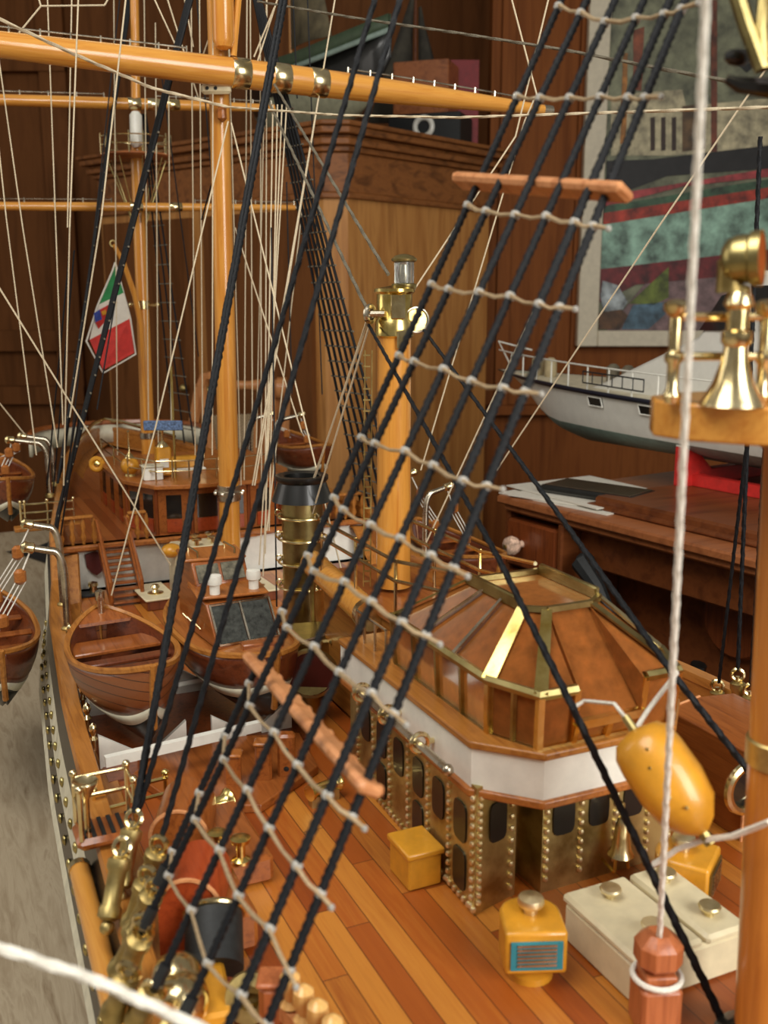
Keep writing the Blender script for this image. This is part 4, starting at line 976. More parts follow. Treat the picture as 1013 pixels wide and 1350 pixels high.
# round-topped lockers, drum, yellow housing
def arch(name, label, base, w, h, ln, a, mat, mat2):
    t = thing(name, label, 'locker', base, 'round topped red lockers'); Rm = Matrix.Rotation(a,3,'Z'); b = Vector(base)
    P = [b+Rm@Vector((-w/2,0,0)), b+Rm@Vector((w/2,0,0))]+[b+Rm@Vector((w/2*math.cos(math.pi*k/14),0,h-w/2+w/2*math.sin(math.pi*k/14))) for k in range(15)]
    m = M(); m.prism(P, Rm@Vector((0,ln,0))); m.build('body', mat, t)
    m = M(); m.tube([b+Rm@Vector((w/2*math.cos(math.pi*k/14),0,h-w/2+w/2*math.sin(math.pi*k/14))) for k in range(15)], .0014, 6); m.build('rim', mat2, t)
    return t
arch('round_locker', 'orange brown round topped locker, the aft one on the port deck', PZ(238,1155,0), .038, .047, .05, -YAW+.05, K['redwood'], K['board'])
arch('round_locker', 'bright red round topped locker, the forward one on the port deck', PZ(252,1262,0), .036, .050, .045, -YAW, K['redbright'], K['board'])
for base, d, lab in ((PZ(318,1165,0),(.052,.085,.020),'flat red brown deck housing beside the orange round locker'),(PZ(318,1265,0),(.036,.06,.026),'flat red brown deck housing beside the bright red locker')):
    m = M(); m.rbox((base.x-.005,base.y+.035,d[2]/2),d,.003); tag(m.build('deck_housing', K['redwood']), lab, 'housing', 'flat red deck housings')
dr = thing('black_drum', 'black winch drum with brass rims in front of the bright red locker', 'drum', PZ(284,1285,0))
c = PZ(284,1283,0)+ZV*.020; axd = (F0*.8+ZV*.5-R0*.12).normalized()
m = M(); m.lathe([(.0165,-.016),(.0165,.016)], c, axd, 24); m.build('barrel', K['blackm'], dr)
m = M(); m.torus(c+axd*.0165,.0168,.0018,axd,28,8); m.build('rim', K['brass'], dr)
m = M(); m.rbox((c.x,c.y,.004),(.02,.02,.012),.001); m.build('seat', K['mahog'], dr)
wl = thing('brass_windlass', 'brass windlass with two bright domes on a yellow housing by the port rail', 'windlass', PZ(250,1350,0))
c = PZ(268,1345,0); m = M(); m.rbox(c+Vector((.004,.006,.010)),(.022,.06,.020),.002,rz=-.15); m.build('housing', K['yellow'], wl)
for px, py, z in ((232,1290,.03),(238,1318,.028)):
    q = PZ(px,py,z); m = M(); m.lathe([(.011,-.006),(.0145,-.004),(.0145,.0),(.0125,.005),(.008,.010),(.003,.012),(1e-4,.0122)], q, (F0*-.6+ZV*.8), 20); m.build('dome', K['brass'], wl)
    m = M(); m.tube([q-ZV*.002, Vector((q.x,q.y,0))], .005, 10); m.build('stand', K['brassd'], wl)
q = PZ(330,1315,.02); m = M(); m.lathe([(.012,-.006),(.0135,0),(.0125,.005),(.006,.006),(.006,-.002),(1e-4,-.003)], q, (F0*-.8+ZV*.5), 20); m.tube([q, Vector((q.x,q.y,0))], .005); tag(m.build('brass_sheave', K['brassd']), 'dark hollow brass sheave beside the black drum', 'sheave')
# fairlead bitts, brass rollers and bitts amidships
for i, (px, py, h, w) in enumerate(((308,1042,.03,.013),(349,1036,.036,.013),(379,1031,.042,.014))):
    c = PZ(px,py,0); t = thing('wooden_bitt', ('round headed red wooden bitt, the port one of three under the launch','square red wooden bitt, the middle one of three under the launch','tallest red wooden bitt with two dark holes, under the launch bow')[i], 'bitt', c, 'red bitts under the launch')
    m = M(); m.rbox(c+ZV*(h/2),(w,w*.8,h),.002,rz=-YAW); m.build('post', K['redwood'], t)
    m = M()
    if i == 2:
        for z in (.014,.030): m.lathe([(.0022,0),(1e-4,.0004)], c+ZV*z-F0*.0058, -F0, 10)
    else: m.rbox(c+ZV*(h+.001),(w*1.15,w,.003),.001,rz=-YAW)
    m.build('hole' if i == 2 else 'head', K['blackm'] if i == 2 else K['trim'], t)
hb = thing('hatch_base', 'low red brown hatch platform with cut corners under the launch bow', 'hatch', PZ(310,1060,0))
P = [PZ(x,y,.0) for x,y in ((175,1030),(235,985),(395,975),(420,1020),(345,1072),(240,1075))]
m = M(); m.prism(P,(0,0,.007)); m.build('base', K['redwood'], hb, bevel=.001)
for px, py, px2, py2, r, lab in ((262,1070,302,1056,.0075,'horizontal brass roller beside the orange round locker'),(408,1046,446,1030,.0055,'thin brass roller lying on the deck below the spreader board')):
    a, b = PZ(px,py,.012), PZ(px2,py2,.012); d = (b-a); Lr = d.length
    t = thing('brass_roller', lab, 'roller', PZ((px+px2)/2,(py+py2)/2,0), 'brass deck rollers')
    m = M(); m.lathe([(r*1.15,0),(r*1.15,Lr*.08),(r*.85,Lr*.12),(r*.8,Lr*.8),(r*1.0,Lr*.88),(r*1.3,Lr*.95),(r*1.35,Lr)], a, d, 18); m.build('barrel', K['brassp'], t)
    m = M(); m.box((a+d*.2).xy.to_3d()+ZV*.004,(.008,.008,.009)); m.box((a+d*.8).xy.to_3d()+ZV*.004,(.008,.008,.009)); m.build('foot', K['brassd'], t)
for i, (px, py) in enumerate(((318,1136),(287,1128))):
    c = PZ(px,py,.02); m = M(); m.lathe([(.0062,0),(.0062,.002),(.003,.004),(.003,.012),(.006,.014),(.0066,.017),(.004,.018),(1e-4,.018)], c, n=16)
    tag(m.build('brass_bollard', K['brassp']), ('shiny brass bollard at the inner end of the red housing','brass bollard on the red housing next to the orange round locker')[i], 'bollard')
# pin rack with pale pins at the bottom edge, its post
pk = thing('pin_rack', 'wooden pin rack holding pale belaying pins at the forward port deck', 'rack', PZ(395,1350,0))
a, b = PZ(372,1325,.022), PZ(440,1400,.022)
m = M(); m.tube([a,b],.006,4); m.build('bar', K['board'], pk)
m = M(); m.tube([Vector((a.x,a.y,0)),a],.005,6); m.tube([Vector((b.x,b.y,0)),b],.005,6); m.build('post', K['bollard'], pk)
for k in range(4):
    q = a.lerp(b,.18+.27*k); m = M(); m.lathe([(.0028,-.012),(.0032,.004),(.0055,.006),(.0028,.009),(.0058,.016),(.0052,.022),(.002,.025),(1e-4,.0252)], q, n=12); tag(m.build('belaying_pin', K['pale']), 'pale turned belaying pin standing in the forward pin rack', 'belaying pin', 'belaying pins in the forward rack')
c = PZ(362,1372,0); m = M(); m.rbox(c+ZV*.018,(.014,.014,.036),.003,rz=-YAW); m.rbox(c+ZV*.037,(.016,.016,.003),.001,rz=-YAW); tag(m.build('wooden_post', K['bollard']), 'terracotta wooden post beside the forward pin rack', 'post')
# turnbuckles at the port channels and on the starboard rail (first one built, others copied)
def turnbuckle(label, base, top):
    base, top = Vector(base), Vector(top); t = thing('rigging_turnbuckle', label, 'turnbuckle', base, 'brass rigging turnbuckles'); d = top-base; L = d.length; d.normalize()
    m = M(); m.tube([base, base+d*L*.9], .0020, 8); m.build('screw', K['brass'], t)
    m = M(); m.lathe([(.004,L*.08),(.0066,L*.12),(.0066,L*.22),(.0052,L*.26),(.0052,L*.64),(.0066,L*.68),(.0066,L*.78),(.004,L*.82)], base, d, 14); m.build('barrel', K['brassd'], t)
    m = M(); m.torus(base+d*L*.93, .0050, .0017, d.orthogonal(), 14, 6); m.build('eye', K['brass'], t)
    m = M(); m.ball(base, .0042, 8); m.build('foot', K['brassd'], t)
    return t
TB = [((158,1180),(178,1072),'aftmost brass turnbuckle, under the paired black backstays'),((186,1185),(212,1108),'brass turnbuckle under the thin black backstay'),((170,1240),(208,1165),'brass turnbuckle of the first ratlined shroud'),
 ((165,1290),(190,1222),'brass turnbuckle of the second ratlined shroud'),((178,1350),(206,1300),'brass turnbuckle of the third ratlined shroud'),((196,1395),(240,1345),'brass turnbuckle of the fourth ratlined shroud')]
TBT = []
for (bx_, by_), (tx_, ty_), lab in TB:
    base = PZ(bx_, by_, .036); d = (PZ(tx_, ty_, .075)); TBT.append(d); tb_0 = turnbuckle(lab, base, d)
    dup(tb_0, base+Vector((-.012,-.026,-.002)), lab.replace('brass turnbuckle','brass turnbuckle standing just outboard of that').replace('aftmost ','') if 0 else 'second '+lab+', its outboard twin')
# belaying pins and small brass fittings along the port rail
for k in range(11):
    y = .80+.045*k; x = xp(y)+.026
    m = M(); s = 1+.15*math.sin(k*2.1); m.lathe([(.0016,-.004),(.0018,.004),(.0036*s,.006),(.0016,.009),(.0034*s,.014),(.0026,.018),(1e-4,.020)], (x,y,.022), n=9)
    tag(m.build('rail_pin', K['brass']), 'little brass pin standing inside the port bulwark', 'rail pin', 'brass pins inside the port bulwark')
# main-deck port side brass railing near the davits
pr = thing('port_railing', 'brass three bar railing on a wooden ledge at the port quarter', 'railing', PZ(60,690,.06))
a, b = PZ(28,688,.070), PZ(98,682,.070)
m = M()
for h in (.0,.012,.024): m.tube([a+ZV*h,b+ZV*h],.0014,6)
for f in (0,.08,.5,1): q = a.lerp(b,f); m.tube([q-ZV*.008,q+ZV*.027],.0016,6); m.ball(q+ZV*.028,.0026,8)
m.build('bars', K['brass'], pr)
m = M(); m.rbox((a+b)/2-ZV*.010,((b-a).length+.02,.02,.006),.001,rz=math.atan2((b-a).y,(b-a).x)); m.build('ledge', K['rail'], pr)
# ---- davits with hanging boats, both sides
def davit(label, base, tip):
    base, tip = Vector(base), Vector(tip); t = thing('boat_davit', label, 'davit', base, 'curved brass boat davits')
    mid = Vector((base.x, base.y, tip.z-.010)); P = [base, Vector((base.x,base.y,base.z+(tip.z-base.z)*.55))]
    q1 = mid; out = (tip-mid); out.z = 0
    for k in range(8):
        a = math.pi/2*k/7; P.append(Vector((base.x,base.y,tip.z-.034)) + out*.30*(1-math.cos(a)) + ZV*(.028*math.sin(a)))
    P.append(tip)
    m = M(); m.tube(P, [.0042]*3+[.004]*(len(P)-4)+[.0032], 10); m.build('arm', K['steel'], t)
    m = M(); d = (tip-P[-2]).normalized(); m.lathe([(.0032,-.006),(.006,-.004),(.0055,.002),(.0065,.005),(.003,.008)], tip, d, 12); m.build('head', K['brass'], t)
    m = M(); m.lathe([(.007,0),(.007,.004),(.005,.006)], base, n=12); m.build('socket', K['brassd'], t)
    return t
def tackle(label, tip, hook):
    tip, hook = Vector(tip), Vector(hook); t = thing('boat_tackle', label, 'tackle', hook, 'boat falls with wooden blocks')
    b1 = tip.lerp(hook,.28); b2 = tip.lerp(hook,.82)
    for q in (b1,b2):
        m = M(); m.rbox(q,(.012,.009,.016),.003,rz=.3); m.build('block', K['trim'], t)
    m = M()
    for dx in (-.005,0,.005): m.tube([b1+Vector((dx,0,-.006)), b2+Vector((dx,0,.006))], .0008, 5)
    m.tube([tip, b1], .001, 5); m.tube([b2, hook], .001, 5); m.build('falls', K['rwhite'], t)
def hung_boat(label, c, L=.24, Bm=.042, rot_=0):
    t = thing('hanging_boat', label, 'boat', c, 'boats hanging in davits'); ax = Vector((math.sin(rot_),-math.cos(rot_),0))
    s = boat(t, Vector(c), ax, L, Bm, .058, .014, .62, (2.4,2.4), 'boatdark')
    m = M(); m.loft([[s(q,v,sg_)+ZV*.004 for sg_,v in ((-1,.12),(-1,.5),(-1,.75),(1,.75),(1,.5),(1,.12))] for q in [i/8-.9 for i in range(15)]]); m.build('lining', K['mahog'], t)
    for q in (-.5,-.1,.3):
        a, b = s(q,.2,-1), s(q,.2,1); m = M(); m.rbox((a+b)/2,((a-b).length*.95,.014,.003),.001); m.build('thwart', K['redwood'], t)
    return t
for sgn, side in ((1,'port'),(-1,'starboard')):
    X = (lambda x: x) if sgn > 0 else (lambda x: 2*XC-x)
    dY = 0 if sgn > 0 else .12
    f1, f2 = PZ(90,832,.032), PZ(84,800,.032); g1, g2 = PZ(66,655,.085), PZ(72,640,.085)
    t1, t2 = PY(38,722,f1.y), PY(37,691,f2.y); h1, h2 = PY(14,580,g1.y), PY(30,575,g2.y)
    for k, (feet, tips, zc, nm) in enumerate((((f1,f2),(t1,t2),.030,'forward'),((g1,g2),(h1,h2),.115,'after'))):
        ys = (feet[0].y+feet[1].y)/2
        xc_ = X((PY(46 if k == 0 else 44, 790 if k == 0 else 640, ys)).x-.044)
        hung_boat(f'brown boat with white stripe hanging in the {nm} davits on the {side} side', (xc_,ys+dY,zc), .25)
        for j in (0,1):
            base = (X(feet[j].x), feet[j].y+dY, feet[j].z); tip = (X(tips[j].x), tips[j].y+dY, tips[j].z)
            davit(f'curved brass davit at the {"bow" if j == 0 else "stern"} end of the {nm} {side} boat', base, tip)
            tackle(f'white rope tackle with wooden blocks over the {"bow" if j == 0 else "stern"} of the {nm} {side} boat', Vector(tip)+Vector((0,0,-.006)), (xc_,feet[j].y+dY,zc+.006))
# ================================================================ MASTS
def pole(m, pts, r, n=20): m.tube(pts, r, n)
def mast(name, label, pts, r, bands=(), mat='mast'):
    t = thing(name, label, 'mast', pts[0]); m = M(); pole(m, pts, r); m.build('pole', K[mat], t)
    for p, d, rr, h in bands:
        m = M(); m.lathe([(rr,-h),(rr+.0006,-h*.8),(rr+.0006,h*.8),(rr,h)], p, d, 20); m.build('band', K['brass'], t)
    return t
YM = 1.285
mb, mt = PY(305,765,YM), PY(288,95,YM); mt0 = PY(285,-40,YM)
def along(a, b, py): return on_line(a, b, py)
mm = mast('main_mast', 'thick yellow varnished main mast behind the cabin launch', [Vector((mb.x,mb.y,0)), mt0], [.0138,.0120])
md = (mt-mb).normalized()
q = along(mb,mt0,650); m = M(); m.lathe([(.0138,-.010),(.0152,-.009),(.0152,-.002),(.0165,-.001),(.0165,.003),(.0152,.004),(.0152,.010),(.0138,.011)], q, md, 24)
for a in range(8): m.ball(q+Vector((.0185*math.cos(a*.785),.0185*math.sin(a*.785),.001)), .0028, 6)
m.build('mast_band', K['steel'], mm)
q = along(mb,mt0,122)-F0*.022; m = M(); m.rbox(q,(.036,.010,.012),.003,rz=-YAW-.1); br = m.build('cream_bracket', K['cream'], mm)
for dx in (-.010,0,.010):
    m = M(); m.lathe([(.0022,0),(1e-4,.0004)], q+R0*dx-F0*.0055-UP*0, -F0, 8); m.build('hole', K['blackm'], br)
q = along(mb,mt0,153)-F0*.020+R0*.006; m = M(); m.rbox(q,(.011,.010,.02),.004); bk = m.build('wooden_block', K['trim'])
tag(bk, 'small brown rope block hanging under the cream bracket of the main mast', 'block')
tp = thing('topmast', 'yellow varnished topmast heel with rounded foot above the main yard', 'mast', PY(295,60,YM-.03))
a, b = PY(295,66,YM-.028), PY(293,-60,YM-.028); m = M(); m.lathe([(.004,0),(.010,.003),(.0128,.010),(.0128,(b-a).length)], a, (b-a), 20); m.build('heel', K['mast'], tp)
m = M(); a = PY(308,74,YM-.03); b = PY(318,-40,YM-.03); m.tube([a,b],.004,8); m.build('cheek', K['mast'], tp)
YZ = 1.87
zb_, zt_ = PY(196,605,YZ), PY(180,200,YZ)
mz = mast('mizzen_mast', 'thinner yellow varnished aft mast with a railed top', [Vector((zb_.x,zb_.y,.062)), zt_], [.0125,.0105])
q = on_line(zb_,zt_,402); zd_ = (zt_-zb_).normalized(); m = M(); m.lathe([(.012,-.008),(.0135,-.007),(.0135,.007),(.012,.008)], q, zd_, 20); m.tube([q-R0*.02,q+R0*.026],.003,6); m.ball(q+R0*.027,.005,8); m.ball(q-R0*.021,.005,8); m.build('band', K['brass'], mz)
q = on_line(zb_,zt_,574); m = M(); m.lathe([(.0125,-.006),(.0138,-.005),(.0138,.005),(.0125,.006)], q, zd_, 20); m.build('band', K['steel'], mz)
mt_ = mast('mizzen_topmast', 'thin yellow topmast rising from the railed top of the aft mast', [PY(180,200,YZ-.02), PY(177,-30,YZ-.02)], [.0085,.007])
q = PY(180,172,YZ-.035); m = M(); m.tube([PY(181,194,YZ-.036), PY(180,190,YZ-.036), PY(179,152,YZ-.036), PY(179,147,YZ-.036)], [.006,.0105,.0105,.006], 14); tag(m.build('white_canister', K['white']), 'white capped cylinder lashed to the aft mast above the railed top', 'cylinder')
tpz = thing('railed_platform', 'railed round top platform on the aft mast', 'platform', PY(180,207,YZ)); c = PY(180,207,YZ)
m = M(); m.lathe([(.058,-.003),(.062,0),(.060,.003)], c, n=24); m.build('board', K['deskedge'], tpz)
m = M()
for h in (.016,.030): m.torus(c+ZV*h, .060, .0012, (0,0,1), 28, 5)
for k in range(16): a = 2*math.pi*k/16; p = c+Vector((.06*math.cos(a),.06*math.sin(a),0)); m.tube([p,p+ZV*.036],.0012,5)
m.build('railing', K['brass'], tpz)
m = M()
for k in range(8): a = 2*math.pi*k/8; m.tube([c+Vector((.052*math.cos(a),.052*math.sin(a),0)), c+Vector((.012*math.cos(a),.012*math.sin(a),-.11))], .0011, 5)
m.build('futtock_stays', K['brassg'], tpz)
# gaff and flag
gf = thing('gaff', 'short yellow gaff slanting up from the aft mast', 'gaff', PY(187,420,YZ-.02))
m = M(); m.tube([PY(192,560,YZ-.024),PY(186,430,YZ-.024),PY(178,390,YZ-.024),PY(163,346,YZ-.024),PY(150,322,YZ-.024)],[.003,.005,.005,.0045,.0035],8); m.build('spar', K['mast'], gf)
m = M(); m.torus(PY(149,321,YZ-.024),.005,.0015,(0,1,0),12,5); m.build('end_ring', K['brassd'], gf)
fl = thing('ensign', 'green white and red ensign with a quartered shield hanging from the gaff', 'flag', PY(150,420,YZ-.07))
FY_ = YZ-.07
FQ = [(151,347),(176,416),(113,452),(178,468),(135,492),(146,372)]
tl, tr = Vector((151,347,0)), Vector((150.5,347,0))
# flag quad in picture terms: hoist runs (151,347)->(178,466); fly edge runs (151,347)..(115,450)->(135,492)
H0, H1, L0, L1 = Vector((152,347,0)), Vector((179,466,0)), Vector((146,362,0)), Vector((136,491,0))
FP = {'a':(152,346),'b':(164,390),'c':(171,418),'d':(179,466),'e':(136,491),'f':(115,452),'g':(127,407),'h':(146,360)}
def fpt(x, y): return PY(x, y, FY_+.006*math.sin((x+y)*.09))
def fpoly(name, pts, mat, lay=0, par=None):
    P = [fpt(*p)-F0*(.0012*lay) for p in pts]; m = M(); m.prism(P, F0*.0012); return m.build(name, K[mat], par or fl)
fpoly('green_band', [(152,350),(163,386),(129,402),(147,362)], 'green'); fpoly('white_band', [(163,386),(171,420),(118,448),(129,402)], 'flagw'); fpoly('red_band', [(171,420),(177,465),(136,488),(118,448)], 'flagr')
m = M(); m.tube([fpt(*p) for p in ((152,346),(164,390),(172,420),(179,467),(136,492),(114,450),(129,402),(148,358),(152,346))], .0016, 6); m.build('hem', K['flagw'], fl)
for nm, pts, mt in (('shield_quarter',[(132,408),(143,402),(146,415),(135,421)],'flagr'),('shield_quarter',[(124,413),(132,408),(135,421),(126,425)],'flagb'),('shield_quarter',[(126,425),(135,421),(139,432),(130,434)],'flagr'),('shield_quarter',[(135,421),(146,415),(152,426),(139,432)],'flagr'),
  ('crown',[(144,398),(153,394),(158,408),(160,418),(150,416),(147,408)],'gold')): fpoly(nm, pts, mt, 1)
for pts in ([(134,411),(140,408),(141,414),(136,416)],): fpoly('lion', pts, 'gold', 2)
for x, y in ((140,421),(145,419),(142,427),(147,425)): fpoly('cross_mark', [(x,y),(x+2.6,y-1),(x+3.2,y+2),(x+.6,y+3)], 'flagw', 2)
# ---- foremast at the right
fb_, ft_ = PZ(1003,1385,0), PD(1050,560,.45); fd = (ft_-fb_).normalized()
fm = mast('foremast', 'thick orange brown foremast standing close at the right edge', [fb_-ZV*.0, ft_+fd*.35], [.0135,.0125], (), 'fore')
q = on_line(fb_,ft_,990); m = M(); m.lathe([(.0135,-.007),(.0146,-.006),(.0146,.006),(.0135,.007)], q, fd, 24); m.build('band', K['brassd'], fm)
m = M(); m.lathe([(.024,0),(.024,.006),(.018,.009),(.0136,.016)], fb_, n=24); m.build('heel_collar', K['black'], fm)
lo_ = thing('lookout_platform', 'wooden lookout platform with brass posts and rails on the foremast', 'platform', on_line(fb_,ft_,560))
pc = PD(1062,552,.455); PR = .068
m = M()
P = [pc+R0*(PR*1.02*math.cos(a))+F0*(PR*.62*math.sin(a))-ZV*0 for a in [math.pi*2*k/14+.12 for k in range(14)]]
m.prism([p-ZV*.007 for p in P],(0,0,.016)); m.build('board', K['yellow'] if False else K['spar'], lo_, bevel=.0012)
m = M(); m.prism([pc+R0*-.034+F0*-.014-ZV*.001, pc+R0*.02+F0*-.014-ZV*.001, pc+R0*.02+F0*-.014-ZV*.020, pc+R0*-.012+F0*-.014-ZV*.016], F0*.028); m.build('bracket', K['trim'], lo_, bevel=.001)
zt = pc+ZV*.009
def post(px): 
    q = PD(px, 520, .435); q = Vector((q.x,q.y,zt.z)); return q
pp = [post(886), post(1004), post(1090)]
for q in pp:
    m = M(); m.lathe([(.0030,0),(.0040,.003),(.0026,.006),(.0026,.016),(.0040,.0178),(.0040,.0205),(.0026,.022),(.0028,.034),(.0026,.0355),(.0052,.0385),(.0056,.0415),(.003,.043),(1e-4,.0432)], q, n=14); m.build('post', K['brass'], lo_)
m = M()
for h in (.0195,.036): m.tube([q+ZV*h for q in pp],.0018,8)
m.build('rail', K['brass'], lo_)
sl = thing('searchlight', 'brass searchlight with copper lens on a flared column on the lookout platform', 'searchlight', PD(966,525,.425))
c = PD(966,524,.425); c = Vector((c.x,c.y,zt.z))
m = M(); m.lathe([(.0135,0),(.0125,.002),(.0085,.009),(.0056,.018),(.0048,.024),(.0062,.026),(.0062,.030),(.0045,.031),(.0045,.039),(.0062,.041),(.0052,.044),(.0040,.046)], c, n=24); m.build('column', K['brass'], sl)
h = PD(978,342,.415); hc = Vector((h.x,h.y,h.z)); axl = (R0*1.0-F0*.55+ZV*.06).normalized()
m = M(); m.tube([c+ZV*.044, hc-ZV*.012], .0046, 12); m.tube([hc-ZV*.013-axl*.004, hc-axl*.004], .0055, 10); m.build('yoke', K['brassd'], sl)
m = M(); m.lathe([(1e-4,-.0080),(.005,-.0074),(.0082,-.0055),(.0096,-.002),(.0098,.003),(.0110,.0042),(.0112,.0080),(.0100,.0082),(.0098,.005)], hc, axl, 28); m.build('drum', K['brassg'], sl)
m = M(); m.lathe([(.0098,.0078),(.006,.0065),(1e-4,.0055)], hc, axl, 24); m.build('lens', K['copper'], sl)
bv = thing('brass_crowfoot', 'forked brass arms with a dark clamp hanging in at the top right corner', 'fitting', PD(1000,90,.42))
m = M(); m.tube([PD(968,-20,.42),PD(985,35,.42),PD(1006,92,.42)],.0034,8); m.tube([PD(1010,-20,.42),PD(1004,40,.42),PD(1006,92,.42)],.0028,8); m.build('arms', K['brassg'], bv)
m = M(); m.tube([PD(958,104,.43),PD(975,112,.43),PD(1015,116,.43),PD(1060,112,.43)],[.002,.0034,.0044,.0044],8); m.ball(PD(972,76,.43),.0035,8,(2,1,1)); m.build('clamp', K['black'], bv)
# ---- tower mast with ladder, lamp house and lights
TY = .79
tb_, tt_ = PY(519,800,TY), PY(520,436,TY)
tb_.z = .128
tw = mast('tower_mast', 'stout yellow mast with brass lamp house and side ladder abaft the wheelhouse', [tb_, tt_], [.0152,.0142]); td = (tt_-tb_).normalized()
m = M()
for dx in (-.0205,-.0265): m.tube([tb_+R0*dx-F0*.004, tt_+R0*(dx+.002)-F0*.004-ZV*.016],.0007,5)
for k in range(22): q = tb_.lerp(tt_,(k+.5)/22*.93); m.tube([q+R0*-.0202-F0*.004,q+R0*-.0262-F0*.004],.0008,5)
m.build('ladder', K['brassd'], tw)
hd = thing('lamp_house', 'brass lamp house with glass lantern on top of the tower mast', 'lamp house', tt_)
o = tt_
m = M(); m.lathe([(.0142,-.006),(.0165,-.004),(.0165,.008),(.0150,.010),(.0150,.030),(.0172,.032),(.0172,.0345),(.004,.037)], o, n=24); m.build('housing', K['brassp'], hd)
m = M(); q = o+R0*.003-F0*.0152; m.rbox(q+ZV*.020,(.012,.002,.020),.0006,rz=-YAW); m.build('door', K['brass'], hd)
g = PY(533,374,TY-.004); g = Vector((g.x,g.y,o.z+.034))
m = M(); m.lathe([(.0098,0),(.0105,.002),(.0105,.004),(.0085,.005)], g, n=20); m.lathe([(.0085,.022),(.0105,.023),(.0108,.0245),(.008,.027),(.003,.0285),(1e-4,.0287)], g, n=20); m.build('lantern_cap', K['brassg'], hd)
m = M(); m.lathe([(.0082,.005),(.0082,.022)], g, n=20); m.build('lantern_glass', K['cglass'], hd)
m = M(); m.lathe([(.003,.005),(.004,.012),(.003,.020)], g, n=10); m.build('burner', K['steel'], hd)
m = M(); q = PY(488,414,TY-.005); m.torus(q,.0062,.0024,(R0*.8-F0*.5),16,8); m.tube([q,q+R0*.012],.003); m.build('sheave', K['steel'], hd)
sp = thing('side_lamp', 'round brass signal lamp with pale rim on the side of the tower mast head', 'lamp', PY(550,422,TY-.012)); q = PY(549,422,TY-.014); ax_ = (R0*.25-F0*1.0).normalized()
m = M(); m.torus(q,.0102,.0013,ax_,24,8); m.build('rim', K['steel'], sp)
m = M(); m.lathe([(.0098,0),(.006,-.004),(.002,-.005),(1e-4,-.0035)], q, ax_, 20); m.build('reflector', K['brassp'], sp)
m = M(); m.tube([q-R0*.006+F0*.003, tt_+R0*.012+ZV*.004],.003); m.build('arm', K['brass'], sp)
m = M(); q = PY(530,448,TY-.018); m.rbox(q,(.008,.0025,.016),.003,rz=-YAW); m.build('tab', K['brass'], hd)
# ================================================================ YARDS
def yard(label, a, b, r0, rm, r1, bandpx, jack, name='yard'):
    t = thing(name, label, 'yard', (a+b)/2); d = (b-a).normalized(); L = (b-a).length
    n = 24; pts = [a.lerp(b,i/n) for i in range(n+1)]
    def rad(f): return (r0+(rm-r0)*math.sin(min(1,f*2)*math.pi/2)) if f < .5 else (r1+(rm-r1)*math.sin(min(1,(1-f)*2)*math.pi/2))
    m = M(); m.tube(pts, [rad(i/n) for i in range(n+1)], 18); m.build('spar', K['spar'], t)
    for px in bandpx:
        f = (px-pj(a)[0])/(pj(b)[0]-pj(a)[0]); q = a.lerp(b,f); r = rad(f)
        m = M(); m.lathe([(r,-.011),(r+.0008,-.010),(r+.0008,.010),(r,.011)], q, d, 18); m.build('band', K['brass'], t)
    m = M(); m.tube([b-d*.012,b+d*.002], r1*1.12, 14); m.build('end_cap', K['steel'], t)
    for f0,f1,k in jack:
        m = M(); up_ = (ZV-d*ZV.dot(d)).normalized(); P = []
        for i in range(k+1):
            f = f0+(f1-f0)*i/k; q = a.lerp(b,f); e = q+up_*(rad(f)+.0045); P.append(e); m.tube([q+up_*rad(f)*.8,e+up_*.0022],.0013,6)
        m.tube(P,.0011,6); m.build('jackstay', K['steel'], t)
    return t
a, b = PY(-140,42,YM-.03), PY(726,146,YM-.03)
yard('great yellow main yard crossing the picture near the top', a, b, .012, .0168, .0062, (257,311,363), ((.02,.38,9),(.63,.965,9)))
a, b = PY(-120,128,YZ-.03), PY(380,143,YZ-.03)
yard('yellow upper yard of the aft mast just under the main yard', a, b, .008, .0095, .0055, (159,185,212), ((.05,.48,6),(.62,.95,6)))
a, b = PY(-120,271,YZ-.03), PY(397,274,YZ-.03)
yard('yellow lower yard of the aft mast crossing behind the main mast', a, b, .006, .0075, .0048, (160,214), ((.05,.48,6),(.70,.98,5)))
# ================================================================ FORE SHROUDS (tarred, with ratlines and spreader boards)
SH = [((896,0-20),.50,(206,1172),.05),]
tops = [(750,-20),(784,-20),(821,-20),(859,-20),(893,-20),(912,-20)]
topd = [.53,.515,.50,.49,.48,.475]
bots = [(208,1165),(190,1222),(206,1300),(240,1345),(282,1395),(335,1392)]
fs = thing('fore_shrouds', 'black ratlined shrouds with two wooden spreader boards crossing the foreground', 'shrouds', PZ(240,1250,.05))
LINES = []
for i in range(6):
    A = PD(*tops[i], topd[i]); Bq = PZ(*bots[i], .075); LINES.append((A, Bq))
    m = M(); m.tube([A+(A-Bq)*.22, Bq], .0018 if i < 4 else .0020, 9, lobes=3, pitch=.012, step=.0016); m.build('shroud', K['rblack'], fs)
    m = M(); m.tube([Bq, Bq.lerp(A,.02)], .0032, 8); m.build('seizing', K['blackm'], fs)
rows = [[9,18,30,25,20,13],[128,130,130,129,130,130],[271,279,284,286,294,299],[375,382,386,391,402,406],[469,477,487,503,512,517],[577,585,595,614,634,641],
 [656,672,692,710,732,749],[732,753,767,793,820,838],[806,827,852,886,913,940],[901,930,965,1008,1048,1076],[970,1001,1041,1091,1141,1177],[1045,1080,1120,1180,1223,1278],[1122,1154,1199,1269,1310,1350]]
